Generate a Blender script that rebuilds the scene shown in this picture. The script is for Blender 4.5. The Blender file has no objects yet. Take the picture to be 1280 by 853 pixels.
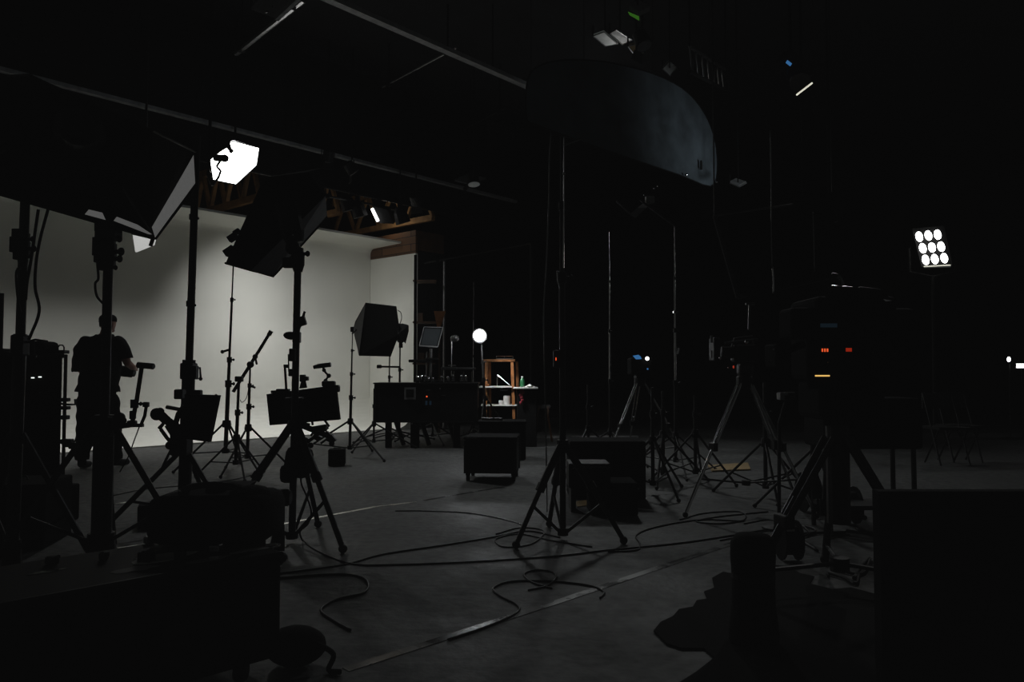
import bpy, bmesh, math, random
from mathutils import Vector, Matrix, Euler, Quaternion
random.seed(7)
SC = bpy.context.scene
COL = SC.collection
V = Vector
# ------------------------------------------------------------------ camera
CAM_H = 1.15; FPX = 950.0; PITCH = math.radians(2.3)
cd = bpy.data.cameras.new('camera'); cam = bpy.data.objects.new('camera', cd); COL.objects.link(cam)
cam.location = (0, 0, CAM_H); cam.rotation_euler = (math.radians(90)+PITCH, 0, 0)
cd.sensor_width = 36; cd.lens = FPX/1280*36; cd.clip_end = 200
SC.camera = cam
def ray(px, py):
    x = (px-640)/FPX; z = (426.5-py)/FPX
    c, s = math.cos(PITCH), math.sin(PITCH)
    return V((x, c - z*s, s + z*c))
def P(px, py, Y):                       # survey point: where something seen at px,py stands, Y metres ahead
    d = ray(px, py); return V((0, 0, CAM_H)) + d*(Y/d.y)
def F(px, py, z=0.0):                   # point on the floor
    d = ray(px, py); return V((0, 0, CAM_H)) + d*((z-CAM_H)/d.z)
def RP(px, py, p0, n):
    d = ray(px, py); o = V((0, 0, CAM_H)); return o + d*((V(p0)-o).dot(n)/d.dot(n))
PHI = math.atan(830/950)
U = V((math.sin(PHI), math.cos(PHI), 0)); VV = V((-math.cos(PHI), math.sin(PHI), 0))
def C(u, v, z): return U*u + VV*v + V((0, 0, z))
ROOM_R = Matrix((U, VV, V((0, 0, 1)))).transposed()      # columns u,v,z
# ------------------------------------------------------------------ materials
def mat(name, col, rough=.5, metal=0.0, noise=.25, nscale=8, bump=0.0, emis=None, estr=0, spec=.5, rvar=0.0):
    m = bpy.data.materials.new(name); m.use_nodes = True
    nt = m.node_tree; b = nt.nodes['Principled BSDF']; L = nt.links
    b.inputs['Roughness'].default_value = rough; b.inputs['Metallic'].default_value = metal
    b.inputs['Specular IOR Level'].default_value = spec
    tc = nt.nodes.new('ShaderNodeTexCoord'); n = nt.nodes.new('ShaderNodeTexNoise')
    n.inputs['Scale'].default_value = nscale; n.inputs['Detail'].default_value = 4
    L.new(tc.outputs['Object'], n.inputs['Vector'])
    r = nt.nodes.new('ShaderNodeValToRGB'); c = V(col[:3])
    r.color_ramp.elements[0].position = .3; r.color_ramp.elements[1].position = .7
    r.color_ramp.elements[0].color = (*(c*(1-noise)), 1); r.color_ramp.elements[1].color = (*(c*(1+noise)), 1)
    L.new(n.outputs['Fac'], r.inputs['Fac']); L.new(r.outputs['Color'], b.inputs['Base Color'])
    if rvar:
        mr = nt.nodes.new('ShaderNodeMapRange'); mr.inputs['To Min'].default_value = max(.02, rough-rvar); mr.inputs['To Max'].default_value = rough+rvar
        mr.inputs['From Min'].default_value = .3; mr.inputs['From Max'].default_value = .7
        L.new(n.outputs['Fac'], mr.inputs['Value']); L.new(mr.outputs['Result'], b.inputs['Roughness'])
    if bump:
        bp = nt.nodes.new('ShaderNodeBump'); bp.inputs['Strength'].default_value = bump; bp.inputs['Distance'].default_value = .01
        L.new(n.outputs['Fac'], bp.inputs['Height']); L.new(bp.outputs['Normal'], b.inputs['Normal'])
    if emis:
        b.inputs['Emission Color'].default_value = (*emis, 1); b.inputs['Emission Strength'].default_value = estr
    return m
M = {}
M['metal'] = mat('black_metal', (.007,.007,.007), .5, 0, nscale=30, spec=.25)
M['satin'] = mat('satin_black', (.008,.008,.008), .35, 0, nscale=20, spec=.3)
M['fabric'] = mat('black_fabric', (.007,.007,.007), .95, 0, nscale=60, bump=.3, spec=.05)
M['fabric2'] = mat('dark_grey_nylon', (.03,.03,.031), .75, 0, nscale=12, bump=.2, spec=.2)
M['butterfly'] = mat('black_drape', (.075,.092,.105), .85, 0, nscale=3, noise=.35, bump=.3, spec=.2)
M['plastic'] = mat('black_plastic', (.007,.007,.007), .55, 0, nscale=15, spec=.2)
M['case'] = mat('black_laminate', (.007,.007,.007), .55, 0, nscale=10, spec=.12)
M['chrome'] = mat('bright_steel', (.6,.6,.6), .2, 1.0, nscale=40, noise=.1)
M['steel'] = mat('dull_steel', (.22,.22,.22), .38, 1.0, nscale=30)
M['grey'] = mat('grey_paint', (.25,.25,.25), .6, nscale=12)
M['lip'] = mat('glowing_lining', (.4,.4,.39), .55, .1, nscale=9, noise=.35, emis=(1,1,.98), estr=.075)  # emission stands in for softbox light on the lining
M['white'] = mat('white_card', (.7,.7,.66), .7, nscale=9, noise=.06)
M['cyc'] = mat('white_cove_paint', (.72,.72,.66), .75, nscale=.9, noise=.035, spec=.2)
M['wood'] = mat('plank_wood', (.06,.03,.014), .7, nscale=6, noise=.5)
M['truss'] = mat('roof_timber', (.36,.2,.08), .7, nscale=5, noise=.35)
M['stoolwood'] = mat('orange_wood', (.33,.13,.04), .55, nscale=9, noise=.4)
M['wall'] = mat('black_wall', (.012,.012,.013), .9, nscale=2, spec=.15)
M['tape'] = mat('gloss_tape', (.12,.122,.12), .26, 0, nscale=4, noise=.8, rvar=.15)
M['tape2'] = mat('glare_floor_tape', (.85,.85,.82), .22, .85, nscale=3, noise=.15)  # silvery copy of the tape; glare is put into its colour
M['cable'] = mat('cable_rubber', (.004,.004,.004), .5, nscale=20, spec=.2)
M['skin'] = mat('skin', (.45,.21,.16), .55, nscale=20, noise=.1)
M['shirt'] = mat('black_shirt', (.011,.011,.012), .95, nscale=30, bump=.2, spec=.1)
M['trousers'] = mat('black_trousers', (.01,.01,.01), .95, nscale=30, bump=.2, spec=.1)
M['hair'] = mat('dark_hair', (.012,.009,.008), .7, nscale=60)
M['green'] = mat('green_plastic', (.02,.13,.05), .3, nscale=9)
M['red'] = mat('red_plastic', (.22,.02,.03), .4, nscale=9)
M['screen'] = mat('screen_glass', (.02,.022,.025), .18, nscale=5, emis=(.8,.95,1), estr=.011)
M['octa'] = mat('lit_diffusion', (.8,.8,.8), .6, emis=(1,1,.98), estr=7)
M['lamp'] = mat('lit_lamp', (.8,.8,.8), .6, emis=(1,1,.97), estr=9)
M['led'] = mat('lit_led_panel', (.8,.8,.8), .6, emis=(.93,.97,1), estr=60)
M['tube'] = mat('lit_tube', (.8,.8,.8), .6, emis=(1,1,1), estr=4)
M['dimpanel'] = mat('dim_lit_panel', (.8,.8,.8), .6, emis=(1,1,.97), estr=.42, nscale=25, noise=.2)
M['dimgrey'] = mat('faint_glowing_panel', (.3,.3,.3), .6, emis=(.9,1,.95), estr=.03)
M['warmtip'] = mat('warm_glowing_rim', (.8,.8,.8), .6, emis=(1,.97,.8), estr=.7)
M['blue'] = mat('blue_display', (.02,.05,.1), .3, emis=(.1,.4,.95), estr=.28, nscale=60)
M['bluedim'] = mat('dim_blue_display', (.02,.05,.1), .3, emis=(.2,.45,.7), estr=.012)
M['orange'] = mat('orange_digit', (.1,.02,.01), .3, emis=(1,.12,.03), estr=.8)
M['redled'] = mat('red_digit', (.1,.01,.01), .3, emis=(1,.05,.01), estr=.22)
M['yellow'] = mat('amber_strip', (.1,.06,.02), .3, emis=(1,.6,.16), estr=.9)
M['dot'] = mat('white_indicator', (.1,.1,.1), .3, emis=(.9,1,.95), estr=1.6)
M['greenlit'] = mat('green_strip', (.02,.1,.02), .3, emis=(.15,.6,.05), estr=.12)
M['sand'] = mat('canvas_bag', (.007,.007,.007), .95, nscale=25, bump=.4, spec=.05)
M['void'] = mat('matt_black', (.004,.004,.004), .95, nscale=25, spec=.05)
M['bronze'] = mat('plywood_board', (.3,.2,.08), .7, nscale=10)
# floor material: scuffed black-painted concrete with seams and gloss variation
def floor_mat():
    m = bpy.data.materials.new('painted_concrete'); m.use_nodes = True; nt = m.node_tree; L = nt.links
    b = nt.nodes['Principled BSDF']; tc = nt.nodes.new('ShaderNodeTexCoord')
    n1 = nt.nodes.new('ShaderNodeTexNoise'); n1.inputs['Scale'].default_value = .9; n1.inputs['Detail'].default_value = 8; n1.inputs['Roughness'].default_value = .65
    n2 = nt.nodes.new('ShaderNodeTexNoise'); n2.inputs['Scale'].default_value = 14; n2.inputs['Detail'].default_value = 6
    L.new(tc.outputs['Object'], n1.inputs['Vector']); L.new(tc.outputs['Object'], n2.inputs['Vector'])
    mx = nt.nodes.new('ShaderNodeMath'); mx.operation = 'MULTIPLY'; L.new(n1.outputs['Fac'], mx.inputs[0]); L.new(n2.outputs['Fac'], mx.inputs[1])
    r = nt.nodes.new('ShaderNodeValToRGB'); r.color_ramp.elements[0].position = .12; r.color_ramp.elements[1].position = .42
    r.color_ramp.elements[0].color = (.03,.031,.031,1); r.color_ramp.elements[1].color = (.135,.137,.135,1)
    L.new(mx.outputs[0], r.inputs['Fac']); L.new(r.outputs['Color'], b.inputs['Base Color'])
    mr = nt.nodes.new('ShaderNodeMapRange'); mr.inputs['From Min'].default_value = .35; mr.inputs['From Max'].default_value = .65
    mr.inputs['To Min'].default_value = .5; mr.inputs['To Max'].default_value = .8
    L.new(n1.outputs['Fac'], mr.inputs['Value']); L.new(mr.outputs['Result'], b.inputs['Roughness'])
    b.inputs['Specular IOR Level'].default_value = .25
    bp = nt.nodes.new('ShaderNodeBump'); bp.inputs['Strength'].default_value = .7; bp.inputs['Distance'].default_value = .01
    L.new(n2.outputs['Fac'], bp.inputs['Height']); L.new(bp.outputs['Normal'], b.inputs['Normal'])
    return m
M['floor'] = floor_mat()
def plank_mat():
    m = mat('stacked_plank_wood', (.13,.062,.028), .7, nscale=6, noise=.5); nt = m.node_tree; L = nt.links
    b = nt.nodes['Principled BSDF']; tc = nt.nodes.new('ShaderNodeTexCoord'); mp = nt.nodes.new('ShaderNodeMapping')
    mp.inputs['Rotation'].default_value = (math.radians(90), 0, 0)
    br = nt.nodes.new('ShaderNodeTexBrick'); br.inputs['Scale'].default_value = 1.6; br.inputs['Brick Width'].default_value = 1.1; br.inputs['Row Height'].default_value = .25
    br.inputs['Mortar Size'].default_value = .012; br.inputs['Color1'].default_value = (.15,.07,.03,1); br.inputs['Color2'].default_value = (.08,.038,.018,1); br.inputs['Mortar'].default_value = (.01,.006,.004,1)
    cx = nt.nodes.new('ShaderNodeSeparateXYZ'); cm = nt.nodes.new('ShaderNodeCombineXYZ')
    L.new(tc.outputs['Object'], cx.inputs[0]); L.new(cx.outputs['X'], cm.inputs['X']); L.new(cx.outputs['Z'], cm.inputs['Y'])
    L.new(cm.outputs[0], br.inputs['Vector']); L.new(br.outputs['Color'], b.inputs['Base Color'])
    return m
M['planks'] = plank_mat()
# ------------------------------------------------------------------ mesh builder
def basis(d):
    d = V(d).normalized(); a = V((0, 0, 1)) if abs(d.z) < .95 else V((1, 0, 0))
    x = d.cross(a).normalized(); y = d.cross(x).normalized(); return x, y, d
class MB:
    def __init__(s): s.bm = bmesh.new()
    def box(s, c, sz, R=None, bev=0.0):
        c = V(c); R = R or Matrix.Identity(3); h = V(sz)/2
        r = bmesh.ops.create_cube(s.bm, size=1)
        for v in r['verts']: v.co = c + R @ V((v.co.x*sz[0], v.co.y*sz[1], v.co.z*sz[2]))
        if bev:
            es = list({e for v in r['verts'] for e in v.link_edges})
            bmesh.ops.bevel(s.bm, geom=es, offset=bev, segments=2, affect='EDGES', profile=.5)
        return s
    def hull(s, pts):
        vs = [s.bm.verts.new(V(p)) for p in pts]
        bmesh.ops.convex_hull(s.bm, input=vs); return s
    def poly(s, pts):
        s.bm.faces.new([s.bm.verts.new(V(p)) for p in pts]); return s
    def plate(s, pts, t):                # polygon with thickness vector t
        t = V(t); a = [s.bm.verts.new(V(p)) for p in pts]; b = [s.bm.verts.new(V(p)+t) for p in pts]
        s.bm.faces.new(a); s.bm.faces.new(b[::-1]); n = len(a)
        for i in range(n): s.bm.faces.new([a[i], b[i], b[(i+1) % n], a[(i+1) % n]])
        return s
    def tube(s, pts, r, seg=8, cap=True):
        pts = [V(p) for p in pts]; n = len(pts); rs = r if isinstance(r, (list, tuple)) else [r]*n
        rings = []; x = None
        for i, p in enumerate(pts):
            d = (pts[min(i+1, n-1)] - pts[max(i-1, 0)])
            if d.length < 1e-9: d = V((0, 0, 1))
            d.normalize()
            if x is None: x, y, _ = basis(d)
            else:
                x = (x - d*x.dot(d))
                x = x.normalized() if x.length > 1e-6 else basis(d)[0]
                y = d.cross(x)
            rings.append([s.bm.verts.new(p + (x*math.cos(2*math.pi*k/seg) + y*math.sin(2*math.pi*k/seg))*rs[i]) for k in range(seg)])
        for i in range(n-1):
            for k in range(seg):
                s.bm.faces.new([rings[i][k], rings[i][(k+1) % seg], rings[i+1][(k+1) % seg], rings[i+1][k]])
        if cap: s.bm.faces.new(rings[0][::-1]); s.bm.faces.new(rings[-1])
        return s
    def rod(s, a, b, r, r2=None, seg=8): return s.tube([a, b], [r, r if r2 is None else r2], seg)
    def lathe(s, o, d, prof, seg=16):
        x, y, d = basis(d); o = V(o); rings = []
        for r, h in prof:
            rings.append([s.bm.verts.new(o + d*h + (x*math.cos(2*math.pi*k/seg) + y*math.sin(2*math.pi*k/seg))*max(r, .0005)) for k in range(seg)])
        for i in range(len(rings)-1):
            for k in range(seg): s.bm.faces.new([rings[i][k], rings[i][(k+1) % seg], rings[i+1][(k+1) % seg], rings[i+1][k]])
        s.bm.faces.new(rings[0][::-1]); s.bm.faces.new(rings[-1]); return s
    def ball(s, c, r, R=None, seg=14):
        R = R or Matrix.Identity(3); r = (r, r, r) if isinstance(r, (int, float)) else r
        q = bmesh.ops.create_uvsphere(s.bm, u_segments=seg, v_segments=max(6, seg//2+2), radius=1)
        for v in q['verts']: v.co = V(c) + R @ V((v.co.x*r[0], v.co.y*r[1], v.co.z*r[2]))
        return s
    def beam(s, a, b, w, h):             # rectangular bar
        a, b = V(a), V(b); x, y, d = basis(b-a)
        if abs(d.z) < .95: y = -y
        R = Matrix((x, y, d)).transposed(); return s.box((a+b)/2, (w, h, (b-a).length), R)
    def build(s, name, m, org=(0, 0, 0), smooth=False):
        bm = s.bm; bmesh.ops.recalc_face_normals(bm, faces=bm.faces)
        for v in bm.verts: v.co -= V(org)
        if smooth:
            for f in bm.faces: f.smooth = True
        me = bpy.data.meshes.new(name); bm.to_mesh(me); bm.free()
        me.materials.append(m if not isinstance(m, str) else M[m])
        o = bpy.data.objects.new(name, me); COL.objects.link(o); return o
ORG = {}
def tag(o, label, cat, group=None, kind=None):
    if label: o['label'] = label
    if cat: o['category'] = cat
    if group: o['group'] = group
    if kind: o['kind'] = kind
    return o
def root(name, label, cat, loc, group=None):
    o = bpy.data.objects.new(name, None); o.empty_display_size = .1; COL.objects.link(o); o.location = V(loc)
    tag(o, label, cat, group); ORG[o.name] = V(loc); return o
def islands(bm):
    seen = set(); out = []
    for v in bm.verts:
        if v in seen: continue
        st = [v]; seen.add(v); isl = []
        while st:
            w = st.pop(); isl.append(w)
            for e in w.link_edges:
                x = e.other_vert(w)
                if x not in seen: seen.add(x); st.append(x)
        out.append(isl)
    bb = [[V((min(v.co[k] for v in i) for k in range(3))) - V((.006,)*3), V((max(v.co[k] for v in i) for k in range(3))) + V((.006,)*3), i] for i in out]
    ch = True
    while ch:
        ch = False
        for i in range(len(bb)):
            for j in range(i+1, len(bb)):
                A, B = bb[i], bb[j]
                if all(A[0][k] <= B[1][k] and B[0][k] <= A[1][k] for k in range(3)):
                    bb[i] = [V((min(A[0][k], B[0][k]) for k in range(3))), V((max(A[1][k], B[1][k]) for k in range(3))), A[2]+B[2]]; bb.pop(j); ch = True; break
            if ch: break
    return [b[2] for b in bb]
def part(name, mb, m, parent, label=None, smooth=False):
    org = ORG[parent.name]; mbs = [mb]
    mb.bm.verts.ensure_lookup_table()
    isl = islands(mb.bm) if len(mb.bm.verts) < 3000 else [0]
    if len(isl) > 1:                     # separate pieces become parts of their own
        mb.bm.verts.index_update(); mbs = []
        for g in isl:
            idx = {v.index for v in g}; c = MB(); c.bm.free(); c.bm = mb.bm.copy(); c.bm.verts.ensure_lookup_table()
            bmesh.ops.delete(c.bm, geom=[v for v in c.bm.verts if v.index not in idx], context='VERTS'); mbs.append(c)
        mb.bm.free()
    first = None
    for c in mbs:
        o = c.build(name, m, org, smooth); o.parent = parent; ORG[o.name] = org
        if label: o['label'] = label
        first = first or o
    return first
def single(name, mb, m, label, cat, loc, group=None, smooth=False):
    o = mb.build(name, m, loc, smooth); o.location = V(loc); tag(o, label, cat, group); ORG[o.name] = V(loc); return o
def struct(name, mb, m, loc=(0, 0, 0), smooth=False):
    o = mb.build(name, m, loc, smooth); o.location = V(loc); o['kind'] = 'structure'; return o
def smooth_path(pts, n=6):               # catmull-rom
    pts = [V(p) for p in pts]; q = [pts[0]*2-pts[1]] + pts + [pts[-1]*2-pts[-2]]; out = []
    for i in range(1, len(q)-2):
        for k in range(n):
            t = k/n; a, b, c, d = q[i-1], q[i], q[i+1], q[i+2]
            out.append(.5*((2*b) + (-a+c)*t + (2*a-5*b+4*c-d)*t*t + (-a+3*b-3*c+d)*t**3))
    out.append(pts[-1]); return out
Z = V((0, 0, 1))
def up(p, z): return V((p.x, p.y, z))
# ------------------------------------------------------------------ setting
def cbox(mb, u0, u1, v0, v1, z0, z1): return mb.box(C((u0+u1)/2, (v0+v1)/2, (z0+z1)/2), (abs(u1-u0), abs(v1-v0), z1-z0), ROOM_R)
struct('floor', cbox(MB(), -9, 24, -12, 15.2, -.12, 0), 'floor')
struct('ceiling', cbox(MB(), -9, 24, -12, 15.2, 6.6, 6.75), 'wall')
struct('wall_back', cbox(MB(), -9, 24, 14.9, 15.2, 0, 6.6), 'wall')
struct('wall_right', cbox(MB(), 23.7, 24, -12, 14.9, 0, 6.6), 'wall')
# infinity cove
UC, VB, VF, RC = 10.25, 13.0, 11.75, .62
def cove_back():
    mb = MB(); bm = mb.bm; prof = [(VF, .0), (VF, .02)]
    prof.append((VB-RC, .02))
    for k in range(1, 13):
        a = k/12*math.pi/2; prof.append((VB-RC+RC*math.sin(a), .02+RC*(1-math.cos(a))))
    prof.append((VB, 3.66))
    for k in range(1, 6):
        a = k/5*math.pi/2; prof.append((VB-.12*(1-math.cos(a)), 3.66+.12*math.sin(a)))
    prof += [(VB-1.0, 3.80), (VB-1.0, 3.84), (VB+.06, 3.84), (VB+.06, 0)]
    us = [-3.0, UC]; rings = [[bm.verts.new(C(u, v, z)) for v, z in prof] for u in us]
    n = len(prof)
    for k in range(n): bm.faces.new([rings[0][k], rings[0][(k+1) % n], rings[1][(k+1) % n], rings[1][k]])
    bm.faces.new(rings[0][::-1]); bm.faces.new(rings[1])
    return mb
o = struct('wall_cove_back', cove_back(), 'cyc')
def cove_side():
    mb = MB(); bm = mb.bm; R = .5; prof = [(UC-R, .005), (UC-R, .021)]
    for k in range(1, 11):
        a = k/10*math.pi/2; prof.append((UC-R+R*math.sin(a), .021+R*(1-math.cos(a))))
    prof += [(UC, 3.55), (UC+.06, 3.55), (UC+.06, .005)]
    rings = [[bm.verts.new(C(u, v, z)) for u, z in prof] for v in (11.55, VB-.005)]; n = len(prof)
    for k in range(n): bm.faces.new([rings[0][k], rings[0][(k+1) % n], rings[1][(k+1) % n], rings[1][k]])
    bm.faces.new(rings[0][::-1]); bm.faces.new(rings[1]); return mb
struct('wall_cove_side', cove_side(), 'cyc')
struct('trim_1', cbox(MB(), UC, UC+.06, 11.55, 13.06, 3.56, 4.02), 'planks')
struct('trim_2', cbox(MB(), UC+.065, UC+.8, 11.56, 11.62, 3.62, 4.02), 'wood')
struct('wall_flat_dark', cbox(MB(), UC+.065, UC+.8, 11.56, 11.62, 0, 3.6), 'wall')
# timber roof trusses over the cove
def truss(u, v0, v1, lab):
    t = root('roof_truss', lab, 'roof truss', C(u, v0, 4.2), 'timber roof trusses above the white cove')
    part('bottom_chord', MB().beam(C(u, v0, 4.28), C(u, v1, 4.28), .09, .12), 'truss', t)
    part('top_chord', MB().beam(C(u, v0, 5.05), C(u, v1, 5.05), .09, .12), 'truss', t)
    n = 4; s = (v1-v0)/n
    for k in range(n):
        part('web', MB().beam(C(u, v0+s*k, 4.28), C(u, v0+s*(k+.5), 5.05), .07, .06), 'truss', t)
        part('web', MB().beam(C(u, v0+s*(k+1), 4.28), C(u, v0+s*(k+.5), 5.05), .07, .06), 'truss', t)
    part('hanger', MB().rod(C(u, v0+.3, 5.05), C(u, v0+.3, 6.6), .02).rod(C(u, v1-.3, 5.05), C(u, v1-.3, 6.6), .02), 'fabric', t)
for i, u in enumerate((10.5, 8.9, 7.2, 5.4, 3.6)):
    truss(u, 11.3 if i == 0 else 12.3, 14.7, ['warm brown timber roof truss at the corner above the planked wall',
        'warm brown timber roof truss just left of the small black tube fixture', 'warm brown timber roof truss half hidden behind the tilted strobe softbox',
        'warm brown timber roof truss right of the bright white octagon lamp', 'warm brown timber roof truss below and behind the bright octagon lamp'][i])
t = root('black_valance', 'long black cloth valance hanging in front of the timber roof trusses', 'valance', C(6, 11.12, 4.36))
part('cloth', MB().box(C(5.2, 11.12, 5.48), (13.4, .02, 2.24), ROOM_R), 'fabric', t)
part('batten', MB().beam(C(-1.4, 11.12, 4.37), C(11.9, 11.12, 4.37), .03, .03), 'metal', t)
# ceiling rigging pipes
def pipe(a, b, r, m, lab, drops=(.1, .9), name='rigging_pipe', extra=None):
    t = root(name, lab, 'rigging pipe', a); a, b = V(a), V(b)
    part('pipe', MB().rod(a, b, r), m, t)
    for d in drops:
        q = a.lerp(b, d); part('hanger', MB().rod(q, up(q, 6.6), .012).box(q, (.09, .09, .07), ROOM_R), 'fabric', t)
    return t
def strut_channel(a, b, w, h, m, lab, drops=(.1, .5, .9)):
    t = root('rigging_beam', lab, 'rigging beam', a); a, b = V(a), V(b)
    part('channel', MB().beam(a, b, w, h), m, t)
    for d in drops:
        q = a.lerp(b, d); part('hanger', MB().rod(q, up(q, 6.6), .012), 'fabric', t)
    return t
strut_channel(C(2.5, 7.5, 5.6), C(13.8, 7.5, 5.6), .11, .06, 'grey', 'long grey ceiling beam running from the top middle edge down to the right')
strut_channel(C(1.5, 10.9, 4.9), C(12.6, 10.9, 4.9), .10, .05, 'grey', 'long grey ceiling beam passing above the bright octagon lamp')
pipe(C(3.0, 11.15, 4.98), C(12.2, 11.15, 4.98), .025, 'steel', 'thin steel pipe beside the ceiling beam above the octagon lamp')
pipe(P(380, 0, 8.6) , P(295, 67, 10.6), .035, 'steel', 'dull pipe slanting down left from the pale ceiling panel at top left')
pipe(P(570, 60, 10.9), P(478, 109, 12.6), .015, 'steel', 'thin pipe branching down left from the long ceiling beam at top centre')
pipe(P(634, 134, 13), P(556, 174, 15.4), .015, 'metal', 'faint thin ceiling pipe left of the large hanging black drape')
# square panel on the ceiling, top left
t = root('ceiling_light_panel', 'pale grey perforated panel hanging at the top left ceiling edge', 'ceiling panel', P(345, 5, 8.6))
pts = [P(314, 12, 8.75), P(345, 23, 8.4), P(376, -6, 8.2), P(345, -15, 8.55)]
part('panel', MB().plate(pts, (0, 0, .03)), 'grey', t)
part('edge_rail', MB().beam(pts[1], pts[2], .05, .06), 'grey', t)
for k, (x, y) in enumerate(((334, 15), (342, 9), (350, 13))):
    q = P(x, y, 8.5); part('hole_cover', MB().lathe(q-Z*.012, Z, [(.02, 0), (.02, .02)], 10), 'metal', t)
for q in (pts[0], pts[2]): part('hanger', MB().rod(q, up(q, 6.6), .01), 'fabric', t)
# row of overhead fixtures behind (dim)
def fixture(px, py, Y, s, aim, lab, m='plastic', face='dimgrey', group=None, top=6.6):
    """box lamp with yoke and a round clamp; aim = direction it points"""
    c = P(px, py, Y); t = root('stage_lamp', lab, 'stage lamp', c, group); x, y, d = basis(aim); R = Matrix((x, y, d)).transposed()
    part('housing', MB().lathe(c-d*s*.9, d, [(s*.35, 0), (s*.55, s*.15), (s*.6, s*.9), (s*.72, s*1.3)], 14), m, t)
    part('lens', MB().lathe(c+d*s*.41, d, [(s*.6, 0), (s*.6, .006)], 14), face, t)
    part('yoke', MB().tube([c+x*s*.7, c+x*s*.75+Z*s*.8, c+Z*s*1.1, c-x*s*.75+Z*s*.8, c-x*s*.7], s*.05, 6), 'metal', t)
    part('barn_door', MB().plate([c+d*s*.45+x*s*.55+y*s*.6, c+d*s*.45-x*s*.55+y*s*.6, c+d*s*1.0-x*s*.7+y*s*1.1, c+d*s*1.0+x*s*.7+y*s*1.1], d*.004), m, t)
    part('hanger', MB().rod(c+Z*s*1.1, up(c, top), .014), 'fabric', t)
    return t
for a in [(410, 196, 12.3, .15, (-.3, .5, -.8), 'small dim stage lamp on the rigging above the tilted softbox'),
          (440, 212, 12.6, .16, (.6, .3, -.8), 'small dim stage lamp nearer the tube fixture on the rigging'),
          (520, 250, 13.5, .16, (.2, .8, -.5), 'dim stage lamp right of the small tube fixture'),
          (592, 226, 13.0, .17, (.1, -.2, -1), 'dim stage lamp hanging left of the large black drape'),
          (1004, 262, 9.0, .09, (.3, -.2, -1), 'small black lamp above the large framed flag'),
          (1037, 272, 8.0, .13, (.5, .2, -.9), 'glinting lamp hanging right of the large framed flag'),
          (803, 52, 8.6, .15, (.3, -.3, -.9), 'dim round lamp in the top rigging above the black drape')]:
    fixture(*a, face='steel' if a[0] in (1037, 803, 440) else 'dimgrey')
# panels in the top rigging
def hung_panel(pts, Y, m, lab, name='reflector_panel', dz=.03, cat='panel', hang=True):
    q = [P(x, y, Y+dy) for (x, y, dy) in pts]; c = sum(q, V())/len(q)
    t = root(name, lab, cat, c); part('panel', MB().plate(q, (0, .02, dz)), m, t)
    part('hanger', MB().rod(c+Z*.01, up(c, 6.6), .009).rod(q[0], up(q[0], q[0].z+.12), .009), 'fabric', t)
    part('edge', MB().tube(q+[q[0]], .008, 6), 'steel', t); return t
hung_panel([(741, 45, 0), (755, 40, 0), (772, 55, .3), (757, 58, .3)], 8.8, 'dimgrey', 'dim grey panel leftmost in the top rigging cluster')
hung_panel([(762, 42, 0), (770, 37, 0), (790, 50, .3), (778, 56, .3)], 8.9, 'grey', 'pale grey tilted panel second in the top rigging cluster')
hung_panel([(785, 58, 0), (800, 54, .2), (804, 66, .3), (792, 67, .1)], 9.1, 'bronze', 'dull olive panel third in the top rigging cluster')
hung_panel([(828, 86, 0), (836, 77, .2), (846, 86, .3), (838, 95, .1)], 10.2, 'white', 'light grey louvred square lamp face in the top rigging')
t = root('lamp_ballast', 'green lit ballast box high in the top rigging', 'ballast', P(793, 14, 8))
part('box', MB().plate([P(786, 12, 8), P(799, 5, 8.2), P(812, 14, 8.3), P(799, 20, 8)], (0, 0, .05)), 'grey', t)
part('green_strip', MB().plate([P(785, 15, 7.95), P(787, 19, 7.95), P(799, 26, 7.95), P(799, 21, 7.95)], (0, .01, .01)), 'greenlit', t, 'green strip')
part('hanger', MB().rod(P(797, 12, 8.1), up(P(797, 12, 8.1), 6.6), .01), 'fabric', t)
# lattice truss at top right
t = root('lighting_truss', 'dim lattice lighting truss sloping down right above the black drape', 'lighting truss', P(865, 60, 9))
a, b = P(862, 58, 8.8), P(907, 87, 10.8); d = (b-a)
part('chord', MB().rod(a, b, .022), 'steel', t); part('chord', MB().rod(a-Z*.3, b-Z*.3, .022), 'metal', t)
for k in range(7):
    q0 = a+d*(k/7); q1 = a+d*((k+.5)/7)-Z*.3; q2 = a+d*((k+1)/7)
    part('lattice', MB().rod(q0, q1, .011).rod(q1, q2, .011), 'steel', t)
for q in (a, b): part('hanger', MB().rod(q, up(q, 6.6), .012), 'fabric', t)
# small white vent panel
hung_panel([(912, 229, 0), (921, 225, .2), (933, 229, .2), (924, 234, 0)], 10, 'grey', 'small pale panel just below the tip of the black drape')
hung_panel([(568, 226, 0), (585, 219, .3), (607, 224, .4), (590, 231, 0)], 13.8, 'grey', 'flat grey ceiling panel left of the hanging drape')
# ------------------------------------------------------------------ large hanging drape
p0 = C(0, 4.75, 0); n = -VV
def dr(px, py): return RP(px, py, p0, n)
bot = [dr(659, 152), dr(720, 175), dr(790, 199), dr(850, 219), dr(888, 233)]
right = [dr(896, 215), dr(895, 185), dr(888, 158), dr(874, 132), dr(852, 110), dr(816, 92)]
topp = [dr(770, 80), dr(730, 75), dr(690, 77), dr(664, 90), dr(657, 120)]
poly = bot+right+topp
t = root('hanging_drape', 'large black fabric drape with curved right end hanging from the ceiling', 'drape', bot[2])
mb = MB(); c = sum(poly, V())/len(poly); bm = mb.bm
rings = []
for s, k in ((1, 0), (.86, 1), (.65, 2), (.4, 3)):
    rings.append([bm.verts.new(c+(p-c)*s - VV*(.012*math.sin(i*.9+k*2) if k else 0)) for i, p in enumerate(smooth_path(poly+[poly[0]], 3)[:-1])])
cc = bm.verts.new(c); N = len(rings[0])
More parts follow.
